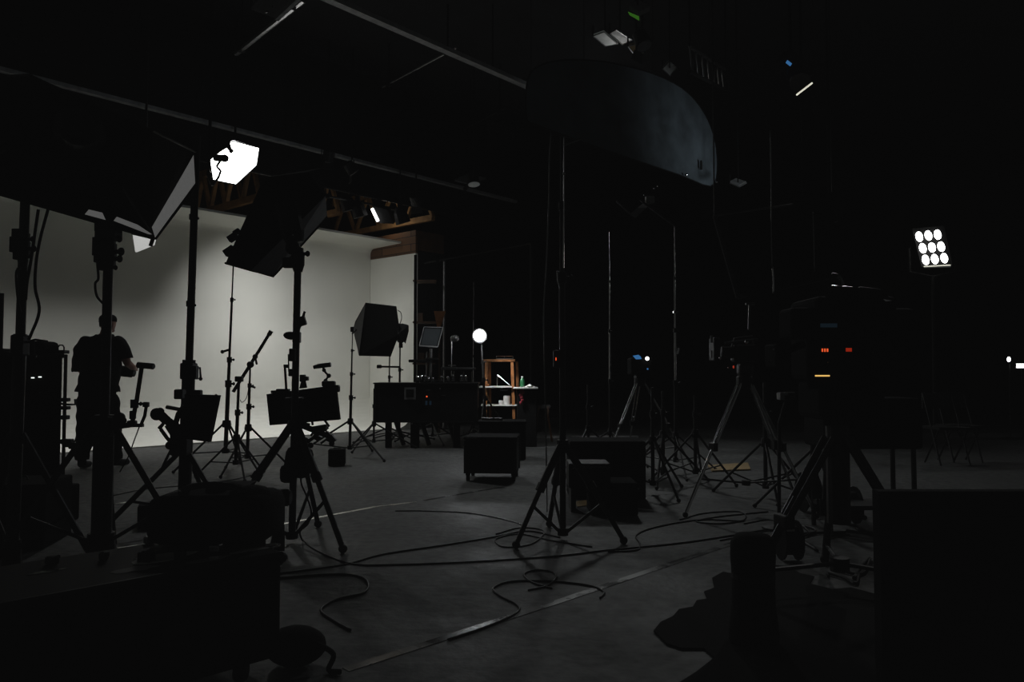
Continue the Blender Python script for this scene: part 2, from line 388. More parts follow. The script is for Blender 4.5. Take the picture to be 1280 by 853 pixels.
for k in range(3):
    for i in range(N): bm.faces.new([rings[k][i], rings[k][(i+1) % N], rings[k+1][(i+1) % N], rings[k+1][i]])
for i in range(N): bm.faces.new([rings[3][i], rings[3][(i+1) % N], cc])
part('fabric', mb, 'butterfly', t, smooth=True)
part('frame_tube', MB().tube(smooth_path(poly+[poly[0]], 3), .008, 6), 'fabric', t)
for q in (topp[1], right[5], topp[3], right[2]): part('suspension_line', MB().rod(q, up(q, 6.6), .003), 'fabric', t)
# dark spill slot and clips
part('clip', MB().box(dr(874, 207)-VV*.03, (.03, .02, .12), ROOM_R), 'metal', t)
for x, y in ((855, 219), (893, 228)): part('clip', MB().ball(dr(x, y)-VV*.03, .018), 'chrome', t)
# moving head lamp
c = P(1000, 93, 9); t = root('moving_head_lamp', 'moving head lamp with blue display and bright lower rim at upper right', 'moving head lamp', c)
d = (P(1006, 118, 8.7)-P(996, 92, 9)).normalized(); x, y, d = basis(d)
part('base', MB().box(P(988, 76, 9), (.22, .18, .12), Euler((.2, .5, .3)).to_matrix(), .01), 'plastic', t)
part('display', MB().box(P(986, 79, 8.87), (.07, .01, .035), Euler((.2, .5, .3)).to_matrix()), 'bluedim2' if 'bluedim2' in M else 'blue', t, 'blue display')
part('yoke', MB().tube([P(985, 84, 9), P(984, 96, 9), P(992, 104, 9)], .02, 8).tube([P(997, 76, 9), P(1012, 82, 9), P(1014, 93, 9), P(1008, 100, 9)], .02, 8), 'satin', t)
part('head', MB().lathe(P(996, 92, 9), d, [(.07, 0), (.09, .04), (.1, .16), (.12, .2)], 16), 'fabric2' , t)
a, b = P(996, 118.5, 8.6), P(1015, 104, 8.6)
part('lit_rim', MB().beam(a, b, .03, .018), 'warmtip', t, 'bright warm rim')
part('hanger', MB().rod(P(988, 76, 9), up(P(988, 76, 9), 6.6), .02), 'fabric', t)
# tube fixture near trusses
c = P(474, 266, 14); t = root('tube_fixture', 'small black fixture with one glowing tube under the roof trusses', 'tube fixture', c)
part('housing', MB().hull([P(465, 257, 14), P(484, 262, 14), P(492, 280, 14), P(474, 279, 14), P(470, 254, 14.4), P(488, 260, 14.4), P(494, 278, 14.4)]), 'grey2' if 'grey2' in M else 'plastic', t)
part('tube', MB().rod(P(465, 261, 13.9), P(472.5, 276.5, 13.9), .028), 'tube', t, 'glowing white tube')
part('yoke', MB().tube([P(470, 250, 14.1), P(466, 247, 14.1), P(455, 246, 14.1)], .02, 6), 'chrome', t)
part('hanger', MB().rod(P(472, 258, 14.2), up(P(472, 250, 14.2), 6.6), .015), 'fabric', t)
# dark lamps along the rig pipe (silhouettes over the trusses)
pipe(P(395, 243, 13), P(500, 262, 15.2), .02, 'metal', 'dark pipe carrying small clamps in front of the roof trusses')
for i, (x, y) in enumerate(((433, 246), (447, 254), (500, 262))):
    c = P(x, y+4, 13.9); t = root('pipe_clamp_lamp', ['leftmost', 'middle', 'rightmost'][i]+' of three small black lamps clamped in front of the roof trusses', 'lamp', c)
    part('housing', MB().lathe(c, (.3, .2, -1), [(.06, -.1), (.12, 0), (.14, .2)], 12), 'plastic', t)
    part('clamp', MB().box(c+Z*.12, (.08, .08, .14)).rod(c+Z*.12, up(c, 6.6), .012), 'metal', t)
# ------------------------------------------------------------------ bright octagonal softbox
YO = 11.0
op = [(291, 176), (324, 185), (321, 207), (295, 231), (266, 225), (262, 200)]
o3 = [P(x, y, YO + (x-293)*.006) for x, y in op]; c = sum(o3, V())/6
t = root('octagonal_softbox', 'brightly lit white octagonal softbox hanging at upper left', 'softbox', c)
nrm = (c-V((0, 0, CAM_H))).normalized(); back = [c+(p-c)*.25+nrm*.45 for p in o3]
part('diffuser', MB().plate(o3, nrm*.01), 'octa', t, 'glowing white diffuser')
mb = MB(); bm = mb.bm; A = [bm.verts.new(p+(p-c)*.03+nrm*.012) for p in o3]; B = [bm.verts.new(p) for p in back]
for i in range(6): bm.faces.new([A[i], A[(i+1) % 6], B[(i+1) % 6], B[i]])
bm.faces.new(B); part('shell', mb, 'fabric', t)
part('strobe_head', MB().lathe(c+nrm*.45, nrm, [(.1, 0), (.1, .3), (.08, .32)], 12), 'plastic', t)
part('hanger', MB().rod(c+nrm*.6, up(c+nrm*.6, 6.6), .018), 'fabric', t)
part('rim', MB().tube(o3+[o3[0]], .012, 6), 'fabric2', t)
t = root('clamp_arm', 'black jointed clamp arm silhouetted against the lit octagonal softbox', 'clamp arm', P(270, 200, 9.5))
for pts, r in (([(262, 195), (283, 182), (290, 190)], .03), ([(268, 197), (281, 198)], .045), ([(276, 200), (271, 208), (276, 214), (273, 222), (266, 232)], .016), ([(266, 232), (260, 219), (262, 195)], .02)):
    part('arm_segment', MB().tube([P(x, y, 9.5) for x, y in pts], r, 8), 'metal', t)
part('flag_tip', MB().hull([P(281, 180, 9.5), P(287, 177, 9.5), P(291, 190, 9.5), P(284, 186, 9.55), P(283, 184, 9.45)]), 'metal', t)
part('knob', MB().ball(P(281, 198, 9.5), .05).ball(P(262, 219, 9.5), .04), 'metal', t)
part('drop_pipe', MB().rod(P(262, 195, 9.5), up(P(262, 195, 9.5), 6.6), .02), 'fabric', t)
# ------------------------------------------------------------------ stands and tripods
def clampblock(mb, c, s=.03):
    mb.lathe(V(c)-Z*s, Z, [(s*.9, 0), (s*.9, s*2)], 10); mb.rod(V(c), V(c)+V((s*1.6, -s*.4, 0)), s*.28); mb.ball(V(c)+V((s*1.7, -s*.4, 0)), (s*.4, s*.3, s*.5)); return mb
def stand(lab, base, H, r0=.018, collar=.62, spread=.5, ang=0, legr=.010, low=.14, n=3, lean=(0, 0), name='light_stand', m='metal', cat='light stand', group=None, hi=None, knobs=True, spans=None, foot=None, sleeve=False):
    base = V((base[0], base[1], 0)); top = base+V((lean[0], lean[1], H))
    t = root(name, lab, cat, base, group)
    def at(z): return base + (top-base)*(z/H)
    cuts = [low] + [collar + (H-collar)*k/n for k in range(1, n)] + [H] if not spans else [low]+spans+[H]
    for k in range(len(cuts)-1):
        r = r0*(1-.22*k) if k < 4 else r0*.3
        part('column' if k == 0 else 'riser', MB().rod(at(cuts[k]), at(cuts[k+1]+(.02 if k < len(cuts)-2 else 0)), r, r, 10), (hi if hi and k else m), t)
        if k < len(cuts)-2: part('collar', clampblock(MB(), at(cuts[k+1]), r*1.7), 'plastic', t)
    part('leg_collar', MB().lathe(at(collar)-Z*.04, Z, [(r0*2, 0), (r0*2.2, .03), (r0*1.8, .08)], 10), 'plastic', t)
    part('brace_ring', MB().lathe(at(low)-Z*.02, Z, [(r0*1.7, 0), (r0*1.7, .05)], 10), 'plastic', t)
    for k in range(3):
        a = ang + k*2*math.pi/3; d = V((math.cos(a), math.sin(a), 0)); ft = base + d*spread + Z*legr*1.6
        lg = part('leg', MB().rod(at(collar)+d*r0*1.5, ft, legr), m, t)
        part('foot', MB().ball(ft, (legr*1.6,)*3), 'plastic', lg)
        if sleeve: part('sleeve', MB().rod(at(collar)+d*r0, (at(collar)+d*r0*1.5).lerp(ft, .42), legr*1.55).lathe((at(collar)+d*r0*1.5).lerp(ft, .4), ft-(at(collar)+d*r0*1.5), [(legr*1.9, 0), (legr*1.9, .05)], 10), m, lg)
        mid = (at(collar)+d*r0*1.5).lerp(ft, .62)
        part('brace', MB().rod(at(low)+d*r0, mid, legr*.65), m, t)
    return t, top
def tripod(lab, apex, spread, ang, r=.016, name='camera_tripod', m='satin', hi=None, spreader=True, cat='tripod', group=None, angs=None, lens=None):
    apex = V(apex); base = V((apex.x, apex.y, 0)); t = root(name, lab, cat, base, group)
    part('crown', MB().lathe(apex-Z*.05, Z, [(.05, 0), (.07, .03), (.07, .09), (.04, .12)], 12), 'plastic', t)
    feet = []
    for k in range(3):
        a = (angs[k] if angs else ang+k*2*math.pi/3); sp = lens[k] if lens else spread
        d = V((math.cos(a), math.sin(a), 0)); ft = base+d*sp+Z*r*1.3; feet.append(ft); tp = apex+d*.05; s = V((-d.y, d.x, 0))*r*1.3
        mid = tp.lerp(ft, .5); low = tp.lerp(ft, .92)
        lg = part('leg', MB().rod(tp+s, mid+s*.9, r*.62).rod(tp-s, mid-s*.9, r*.62).rod(tp.lerp(ft, .42), ft, r*.75), hi or m, t)
        part('leg_lock', MB().box(mid, (r*4.2, r*2.6, r*4), Euler((0, 0, a+math.pi/2)).to_matrix(), r*.4), 'plastic', lg)
        part('foot', MB().ball(ft, (r*1.3,)*3), 'plastic', lg)
    if spreader:
        hub = base+Z*(apex.z*.22); part('spreader_hub', MB().lathe(hub-Z*.02, Z, [(.035, 0), (.035, .04)], 10), 'plastic', t)
        for ft in feet:
            q = apex.lerp(ft, .74); part('spreader_arm', MB().rod(hub, q, r*.45), 'metal', t)
    return t
def gpt(px, Y): return V(((px-640)/FPX*Y*1.0, Y, 0))
def topz(py, Y): return P(640, py, Y).z
def softbox(lab, front, backc, bs, roll, name='softbox', m='fabric', loc=None, seams=True, panel=None):
    """front: list of world points of the open rim; backc: centre of speed ring"""
    c = sum(front, V())/len(front); t = root(name, lab, 'softbox', loc or backc); ax = (backc-c).normalized()
    bk = [backc + ((p-c)-ax*(p-c).dot(ax))*bs for p in front]; n = len(front)
    for i in range(n):
        mm = panel[i] if panel and panel[i] else m
        f = MB(); f.plate([front[i], front[(i+1) % n], bk[(i+1) % n], bk[i]], (backc-c).normalized()*.006); part('side_panel', f, mm, t)
    f = MB().plate(bk, ax*.02); part('back_panel', f, m, t)
    f = MB()
    for i in range(n): f.rod(front[i], bk[i], .008)
    part('rods', f, 'metal', t); part('rim', MB().tube(front+[front[0]], .012, 6), m, t)
    part('diffuser', MB().plate([c+(p-c)*.97+ax*.03 for p in front], ax*.005), 'white', t)
    return t
# ===== softbox 1: huge box at upper left, seen from behind
fr = [P(192, 297, 4.6), P(244, 190, 5.2), P(10, 95, 4.9), P(-60, 222, 4.2)]
bc = P(100, 170, 3.9)
sb = softbox('huge black softbox facing away at upper left above the two heavy poles', fr, bc, .5, 0, panel=[None]*4)
ax = (sum(fr, V())/4-bc).normalized()
f = MB().plate([P(190, 284, 4.5), P(215, 241, 4.7), P(216.5, 266, 4.7), P(194, 297, 4.5)], ax*.01); part('rim_lining', f, 'lip', sb, 'silver lining given a pale glow along the right rim')
f = MB().plate([P(214, 243, 4.7), P(242, 194, 4.95), P(244, 229, 4.95), P(216, 267, 4.7)], ax*.01); part('rim_lining', f, 'lip', sb, 'silver lining given a pale glow along the right rim')
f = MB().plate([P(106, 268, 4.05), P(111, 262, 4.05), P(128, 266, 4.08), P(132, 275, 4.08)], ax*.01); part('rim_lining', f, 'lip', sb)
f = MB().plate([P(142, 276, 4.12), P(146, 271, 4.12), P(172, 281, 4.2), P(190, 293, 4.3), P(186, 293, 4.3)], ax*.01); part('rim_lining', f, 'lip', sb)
part('rim_edge', MB().beam(P(-60, 225, 4.15), P(193, 298, 4.55), .03, .02).beam(P(193, 298, 4.6), P(244, 231, 5.15), .02, .02), 'fabric', sb)
part('strobe_head', MB().lathe(bc-ax*.02, -ax, [(.12, 0), (.12, .1), (.1, .12), (.1, .35), (.07, .38)], 14), 'plastic', sb)
# small lit panel peeking below it
t = root('diffusion_panel', 'small brightly lit white panel peeking out below the huge softbox', 'panel', P(180, 303, 7.5))
part('panel', MB().plate([P(165.5, 292, 7.5), P(193.6, 298.5, 7.5), P(191.5, 306, 7.6), P(169, 315, 7.6)], (0, .03, 0)), 'dimpanel', t)
part('frame_bar', MB().rod(P(191, 299, 7.48), P(188, 308, 7.48), .02).rod(P(165, 292, 7.48), P(191, 298, 7.48), .012), 'metal', t)
part('hanger', MB().rod(P(180, 293, 7.6), up(P(180, 297, 7.6), 6.6), .012), 'metal', t)
# pole A, far left
def heavy(lab, pxs, Y, low_r, up_r, ysplit, ang, spread=.55, collar=.75, extras=(), legr=.018):
    """telescoping crank stand: pxs=(px,py) top & bottom"""
    (x0, y0), (x1, y1) = pxs; top = P(x0, y0, Y); base = P(x1, y1, Y); dirn = (top-base); base = base+dirn*(-base.z/dirn.z); base.z = 0
    t = root('crank_stand', lab, 'crank stand', base)
    def at(py): k = (py-y0)/(y1-y0); return top.lerp(P(x1, y1, Y), k)
    sp = at(ysplit)
    part('lower_column', MB().rod(base+Z*.02+V((0, 0, .03)), sp, low_r, low_r, 12), 'metal', t)
    part('riser', MB().rod(sp-Z*.05, top, up_r, up_r, 12), 'metal', t)
    part('crank_housing', MB().box(at(ysplit+14), (low_r*2.05, low_r*2.2, .12), None, .01), 'plastic', t)
    part('crank_handle', MB().tube([at(ysplit+10), at(ysplit+10)+V((.09, -.02, 0)), at(ysplit+10)+V((.1, -.03, -.07))], .008, 6).ball(at(ysplit+10)+V((.1, -.03, -.08)), .014), 'metal', t)
    for py, s in extras: part('clamp', clampblock(MB(), at(py), s).box(at(py)+V((-s*.8, 0, s*.6)), (s*1.6, s*1.5, s*2.2), None, .004), 'plastic', t)
    for k in range(3):
        a = ang+k*2*math.pi/3; d = V((math.cos(a), math.sin(a), 0)); ft = base+d*spread+Z*legr*1.2
        lg = part('leg', MB().rod(base+Z*collar+d*low_r, ft, legr), 'metal', t); part('foot', MB().ball(ft, legr*1.2), 'plastic', lg)
        part('brace', MB().rod(base+Z*.16+d*low_r, (base+Z*collar+d*low_r).lerp(ft, .6), legr*.6), 'metal', t)
    part('base_ring', MB().lathe(base+Z*.005, Z, [(low_r*1.3, 0), (low_r*1.5, .03), (low_r*1.3, .2)], 12), 'plastic', t)
    return t, at
tA, atA = heavy('heavy black crank stand farthest left rising into the huge softbox', ((32, 240), (25, 430)), 4.3, .034, .025, 418, .4, .42, .8, ((300, .035), (312, .04), (322, .03), (342, .018)))
tB, atB = heavy('heavy black crank stand in front of the standing person', ((137, 265), (128, 620)), 4.5, .056, .027, 520, -.15, .62, .85, ((286, .045), (300, .042), (316, .05), (325, .045), (336, .03)))
tC, atC = heavy('tall black crank stand at the right edge of the huge softbox', ((246, 170), (231, 610)), 5.6, .046, .027, 452, -.5, .55, .55, ((275, .02), (384, .02)))
part('top_plate', MB().box(P(136, 284, 4.47), (.12, .1, .16), None, .01), 'plastic', tB)
# pole C attached parts
for pts, r in (([(246, 457), (249, 459), (249, 472), (246, 475)], .02),):
    part('cable_box', MB().box(P(243, 466, 5.5), (.045, .06, .1), None, .008), 'plastic', tC)
part('mount_block', MB().box(P(225, 493, 5.45), (.06, .08, .07), None, .01).box(P(245, 492, 5.45), (.08, .06, .05), None, .01), 'plastic', tC)
# monitor / flag on pole C
c = P(250, 522, 5.3); t = root('video_monitor', 'black monitor seen from behind tilted on the tall crank stand', 'monitor', c)
pts = [P(231, 493, 5.35), P(273, 494.5, 5.25), P(261, 553, 5.35), P(225, 548, 5.4)]
part('screen_housing', MB().plate(pts, (0, .05, 0)), 'fabric', t)
part('corner_bolt', MB().ball(P(270, 495, 5.27), .012), 'metal', t)
part('mount_bracket', MB().box(P(240, 525, 5.46), (.12, .14, .08), None, .01), 'metal', t)
# rig of arms, left of pole C
t = root('articulated_rig', 'black jointed camera support rig on the left of the tall crank stand', 'camera rig', P(215, 540, 5.5))
for nm, pts, r in (('handle', [(193, 516), (203, 521), (209, 527)], .035), ('arm', [(205, 522), (218, 530), (232, 540)], .02), ('arm', [(199, 536), (206, 528), (216, 535)], .015), ('handle', [(208, 509), (224, 512), (236, 513)], .014), ('arm', [(218, 535), (223, 518), (230, 508)], .02), ('arm', [(201, 537), (209, 548), (216, 556)], .014), ('arm', [(210, 556), (222, 562), (234, 566)], .02), ('body', [(213, 530), (222, 545), (224, 570)], .045), ('arm', [(214, 562), (206, 578), (200, 592)], .01)):
    part(nm, MB().tube([P(x, y, 5.45) for x, y in pts], r, 8), 'metal', t)
part('knob', MB().ball(P(196, 518, 5.42), .045).ball(P(200, 515, 5.42), .03).ball(P(212, 557, 5.42), .03), 'plastic', t)
part('head_block', MB().box(P(226, 552, 5.47), (.12, .12, .2), None, .02), 'plastic', t)
# T-shaped monitor bar on pole B
t = root('viewfinder_arm', 'black viewfinder arm with level top bar reaching out beside the person', 'viewfinder arm', P(165, 530, 4.5))
for nm, pts, r in (('handle_bar', [(171.5, 456), (175, 457), (193, 458.5)], .0125), ('post', [(177, 460), (171, 500), (165, 531)], .013), ('arm', [(165, 531), (150, 533), (134, 533)], .016), ('arm', [(176, 532), (181, 520), (183, 507)], .01)):
    part(nm, MB().tube([P(x, y, 4.5) for x, y in pts], r, 8), 'metal', t)
part('grip', MB().rod(P(172, 456.5, 4.49), P(192, 458.3, 4.49), .018).box(P(182.5, 506, 4.5), (.032, .03, .03), None, .005), 'plastic', t)
part('clamp', clampblock(MB(), P(168, 505, 4.5), .025).box(P(166, 519, 4.5), (.03, .03, .05), None, .005).box(P(165, 530, 4.5), (.05, .04, .04), None, .008).box(P(175, 532, 4.5), (.035, .03, .02)), 'plastic', t)
part('knob', MB().ball(P(149, 523, 4.48), .035).ball(P(154, 526, 4.48), .02), 'plastic', t)
part('cable', MB().tube(smooth_path([P(174, 534, 4.5), P(167, 553, 4.55), P(160, 572, 4.6), P(150, 590, 4.7)]), .004, 6), 'cable', t)
# cables hanging on poles A and B
def cable(lab, pts, r=.006, name='hanging_cable', m='cable', group=None):
    q = smooth_path(pts, 6); return single(name, MB().tube(q, r, 6), m, lab, 'cable', q[0], group, smooth=True)
cable('thin cable looping down the right side of the far left pole', [P(48, 262, 4.2), P(38, 330, 4.2), P(34, 352, 4.2), P(32, 375, 4.22)], .008)
cable('second thin cable bellied out right of the far left pole', [P(60, 262, 4.22), P(50, 300, 4.22), P(45, 330, 4.22), P(44, 360, 4.22), P(49, 390, 4.22), P(36, 425, 4.25)], .008)
cable('short cable loop on the left side of the second heavy pole', [P(128, 322, 4.42), P(122, 328, 4.42), P(123, 348, 4.42), P(119, 355, 4.42), P(121, 370, 4.42), P(129, 380, 4.44)], .007)
cable('cable dangling on the left side of the far left pole', [P(25, 335, 4.25), P(20, 342, 4.22), P(22, 372, 4.22), P(26, 392, 4.25)], .006)
# ===== softbox 2 on the mid stand
YS = 5.3
base2 = gpt(367.5, 5.15)
tS, topS = stand('tall black column stand with thick tripod legs holding the tilted softbox', base2, topz(318, 5.15), r0=.024, collar=.78, spread=.5, ang=-.62, legr=.018, low=.05, sleeve=True, n=2, lean=(.02, 0), spans=[1.95])
part('tilt_head', MB().lathe(topS-Z*.12, Z, [(.03, 0), (.045, .05), (.045, .12), (.03, .16)], 12).box(topS+V((-.06, -.01, -.06)), (.08, .05, .07), None, .01).ball(topS+V((-.03, -.02, .04)), .05), 'plastic', tS)
fr = [P(282, 329, 5.9), P(316, 338, 5.5), P(341, 346, 5.0), P(409, 270, 5.0), P(406, 240, 5.3), P(398, 205, 5.9), P(350, 196, 6.2), P(332, 222, 6.3)]
t = root('softbox', 'tilted black softbox on the central column stand seen from behind', 'softbox', P(370, 290, 5.3))
e = V((0, .35, 0))
rim = [P(282, 329, 5.65), P(314, 338, 5.2), P(341, 346, 5.55), P(409, 271, 5.65), P(407, 245, 5.2), P(402, 210, 5.6), P(330, 222, 6.0)]
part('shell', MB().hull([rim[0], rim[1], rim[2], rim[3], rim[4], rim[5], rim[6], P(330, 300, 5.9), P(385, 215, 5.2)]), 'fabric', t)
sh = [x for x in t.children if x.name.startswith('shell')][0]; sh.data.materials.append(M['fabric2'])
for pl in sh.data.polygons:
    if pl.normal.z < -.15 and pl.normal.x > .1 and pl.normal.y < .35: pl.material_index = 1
part('rim', MB().tube([rim[0], rim[1], rim[2], rim[3]], .009, 6), 'fabric', t)
part('velcro_tab', MB().box(P(291, 297, 5.75), (.07, .05, .045), Euler((0, -.6, 0)).to_matrix()).box(P(287, 314, 5.7), (.08, .05, .05), Euler((0, -.6, 0)).to_matrix()).box(P(296, 290, 5.8), (.05, .04, .03), Euler((0, -.6, 0)).to_matrix()), 'fabric', t)
part('strobe_head', MB().lathe(P(368, 300, 5.12), (-.2, -.1, 1), [(.06, -.02), (.08, .05), (.08, .25)], 12), 'plastic', t)
part('knob', MB().ball(P(366, 294, 5.03), .008).ball(P(378, 301, 5.0), .008).ball(P(362, 267, 5.12), .006), 'chrome', t)
# things on the central column
t = root('radio_transmitter', 'small black transmitter with antenna clamped on the central column', 'transmitter', P(377, 402, 5.1))
part('body', MB().box(P(376.5, 402, 5.08), (.06, .05, .06), Euler((0, -.3, 0)).to_matrix(), .008), 'plastic', t)
part('antenna', MB().tube([P(373, 415, 5.08), P(377, 402, 5.08), P(381, 389.5, 5.08)], [.006, .012, .008], 6), 'plastic', t)
t = root('camera_handgrip', 'black oval grip sticking out left of the central column', 'grip', P(364, 420, 5.08))
part('grip', MB().ball(P(364, 420, 5.08), (.052, .04, .028), Euler((0, .1, 0)).to_matrix()).box(P(371, 422, 5.08), (.05, .05, .075), None, .008), 'plastic', t)
t = root('battery_pack', 'small black battery box strapped on the central column', 'battery', P(366, 446, 5.08))
part('box', MB().box(P(366, 444, 5.1), (.04, .05, .085), None, .006).box(P(364, 466, 5.1), (.03, .04, .05), None, .006), 'plastic', t)
# wide black flag/monitor hood on central column
t = root('production_monitor', 'wide black monitor seen from behind mounted on the central column stand', 'monitor', P(375, 508, 5.3))
part('housing', MB().plate([P(333, 493, 5.45), P(409, 483, 5.35), P(419, 482, 5.3), P(424, 525, 5.3), P(337, 532, 5.45)], (0, .05, 0)), 'fabric', t)
part('mount_bracket', MB().box(P(369, 506, 5.24), (.12, .1, .1), None, .01), 'metal', t)
part('lower_arm', MB().tube([P(372, 530, 5.2), P(390, 537, 5.2), P(408, 534, 5.2)], .02, 8), 'metal', t)
part('top_rail', MB().box(P(354, 489, 5.42), (.09, .05, .03), None, .005).box(P(344, 490, 5.44), (.05, .05, .02), None, .004).box(P(411, 480, 5.34), (.09, .06, .04), None, .01).box(P(419, 486, 5.33), (.06, .06, .05), None, .01), 'plastic', t)
t = root('antenna_post', 'thin upright antenna post standing on the wide black monitor', 'antenna', P(357, 488, 5.4))
part('post', MB().tube([P(358, 488, 5.42), P(356, 457, 5.42)], .009, 8), 'metal', t)
part('head', MB().box(P(358, 458, 5.42), (.035, .03, .025), None, .004), 'plastic', t)
part('rod', MB().rod(P(361, 465, 5.42), P(360.5, 443, 5.42), .005), 'metal', t)
t = root('mini_camera', 'small upright black camera on top of the wide monitor', 'camera', P(379, 482, 5.38))
part('base', MB().hull([P(374, 486, 5.38), P(384, 485, 5.38), P(382, 474, 5.4), P(377, 474, 5.4), P(376, 486, 5.42), P(382, 474, 5.42)]), 'plastic', t)
part('body', MB().box(P(378.5, 473, 5.4), (.035, .05, .05), None, .006).box(P(382, 473.5, 5.4), (.04, .04, .03), None, .005), 'plastic', t)
t = root('microphone_arm', 'black shotgun microphone on a crooked arm above the wide monitor', 'microphone', P(408, 478, 5.36))
part('microphone', MB().tube([P(392, 459.5, 5.36), P(398, 458, 5.36), P(413.5, 456, 5.36)], [.013, .017, .017], 10), 'plastic', t)
part('arm', MB().tube([P(403, 458, 5.36), P(407, 466, 5.36), P(411, 470, 5.36), P(408, 474, 5.36), P(407, 479, 5.36)], .008, 8), 'metal', t)
part('joint', MB().ball(P(405, 463, 5.36), .014).ball(P(411, 470, 5.36), .016).ball(P(407, 476, 5.36), .014), 'plastic', t)
# camera body hanging under the wide monitor
t = root('accessory_cluster', 'cluster of small black clamps and plugs below the wide monitor', 'camera clamps', P(400, 540, 5.3))
random.seed(3)
for k in range(16):
    x, y = 380+random.random()*36, 531+random.random()*26; q = P(x, y, 5.2+random.random()*.15)
    if k % 3 == 0: part('rod', MB().rod(q, q+V((random.uniform(-.1, .1), 0, random.uniform(-.05, .08))), .008), 'metal', t)
    elif k % 3 == 1: part('clamp', MB().box(q, (.05, .04, .03), Euler((0, random.random(), 0)).to_matrix(), .004), 'plastic', t)
    else: part('knob', MB().ball(q, .02), 'plastic', t)
part('rod', MB().rod(P(378, 534, 5.25), P(414, 548, 5.25), .012).rod(P(380, 556, 5.25), P(410, 534, 5.25), .012), 'metal', t)
cable('cable hanging beside the central column down to the floor', [P(376, 595, 5.0), P(377, 606, 5.0), P(383, 620, 5.0), P(389, 640, 5.0), P(385, 655, 5.0), P(375, 665, 5.0), F(378, 676, .01)], .006)
t = root('sandbag', 'black sandbag strapped over the low legs of the central column stand', 'sandbag', P(366, 582, 5.1))
part('bag', MB().box(P(373, 578, 5.12), (.17, .14, .2), Euler((0, .15, 0)).to_matrix(), .04).box(P(361, 592, 5.1), (.1, .12, .12), None, .03), 'sand', t, smooth=True)
t = root('stand_shoe', 'narrow black upright roller leaning by the central stand base', 'roller', F(347, 688))
q = F(346, 690); part('post', MB().tube([q+Z*.01, q+V((.01, 0, .12)), q+V((0, .02, .3))], [.05, .04, .03], 8), 'plastic', t)
part('roller', MB().lathe(q+V((-.03, .02, .34)), (1, 0, 0), [(.04, -.02), (.055, 0), (.055, .09), (.04, .11)], 12), 'plastic', t)
# ------------------------------------------------------------------ slim stands in front of the cove
def pst(lab, x0, y0, x1, Y, r0, collar_y, ang, spread, n=3, **k):
    base = gpt(x1, Y); H = topz(y0, Y); lx = (x0-x1)/FPX*Y
    return stand(lab, base, H, r0=r0, collar=topz(collar_y, Y), spread=spread, ang=ang, n=n, lean=(lx, 0), **k)
t1, top1 = pst('very tall slim black light stand rising behind the tilted softbox', 290, 332, 283, 8.9, .024, 530, -.5, .55, legr=.012, low=.22, spans=[topz(480, 8.9), topz(450, 8.9), topz(375, 8.9)])
part('spigot_arm', MB().rod(P(278, 440, 8.9), P(288, 437, 8.9), .014).ball(P(278, 440, 8.88), .022), 'plastic', t1)
t2, top2 = pst('slim black boom stand with its arm slanting up right', 313, 456, 310.5, 8.7, .019, 535, .3, .5, legr=.012, low=.18, n=3)
part('boom_arm', MB().tube([P(291.5, 490, 8.7), P(313, 456, 8.7), P(337, 417, 8.7)], [.02, .02, .018], 8), 'metal', t2)
part('boom_tip', MB().rod(P(336, 419, 8.7), P(339, 414, 8.7), .026), 'plastic', t2)
part('boom_clamp', MB().ball(P(313, 456, 8.66), .04).ball(P(319, 446, 8.66), .03).rod(P(319, 446, 8.6), P(321, 456, 8.6), .012), 'plastic', t2)
part('wing_knob', MB().rod(P(312, 482, 8.65), P(319, 485, 8.65), .012), 'plastic', t2)
t3, top3 = pst('short slim stand with a small block lamp left of the boom stand', 299, 476, 296, 8.3, .019, 548, 1.1, .42, legr=.011, low=.16, n=2, spans=[topz(516, 8.3)])
part('block_lamp', MB().box(P(299, 474, 8.3), (.08, .07, .06), None, .01).rod(P(292, 490, 8.28), P(300, 477, 8.28), .014), 'plastic', t3)
cable('fine wire hanging from the boom stand', [P(312, 470, 8.6), P(309, 495, 8.6), P(303, 503, 8.6), P(300, 500, 8.6)], .004)
t4, top4 = pst('slim black light stand just left of the square strobe softbox', 440.5, 409, 438, 10.2, .019, 527, -.75, .75, legr=.013, low=.13, n=4)
part('grip_head', MB().box(P(440.5, 412, 10.2), (.05, .05, .07), None, .01).rod(P(440, 418, 10.15), P(446, 412, 10.15), .01), 'plastic', t4)
# softbox 3 and its stand
YB = 12.1
rim3 = [P(457, 378.5, 12.1), P(495.5, 383, 11.9), P(496.5, 420, 11.9), P(488.5, 446, 11.95), P(449, 445, 12.2)]
t = root('softbox', 'square black strobe softbox seen from the side against the cove', 'softbox', P(480, 412, 12))
part('shell', MB().hull(rim3+[P(442, 410, 12.7), P(444, 402, 12.7), P(499, 408, 11.7), P(499, 418, 11.7), P(443, 420, 12.6)]), 'fabric', t)
part('front_panel', MB().hull([P(457, 378.2, 12.08), P(442, 410, 12.68), P(448.5, 445.3, 12.18), P(443.5, 418, 12.6), P(450, 395, 12.5)]), 'fabric2', t, 'side panel coloured paler as if catching light')  # paler nylon stands in for light on this panel
part('speed_ring', MB().box(P(499, 412, 11.8), (.05, .08, .18), None, .01), 'plastic', t)
part('strobe_head', MB().hull([P(496, 404, 11.75), P(511, 407, 11.7), P(511, 414, 11.7), P(507, 430, 11.7), P(504, 418, 11.8), P(497, 418, 11.7), P(509, 406, 11.9)]), 'plastic', t)
part('power_cable', MB().tube(smooth_path([P(497, 388, 11.85), P(501, 391, 11.8), P(502, 398, 11.8), P(500, 405, 11.8)]), .006, 6), 'cable', t)
part('bright_edge', MB().rod(P(502, 405, 11.66), P(508, 406.5, 11.66), .008), 'chrome', t)
t5, _ = pst('black stand carrying the square strobe softbox behind the equipment desk', 500, 424, 499.5, 12.6, .022, 540, .4, .6, legr=.012, low=.15, n=3)
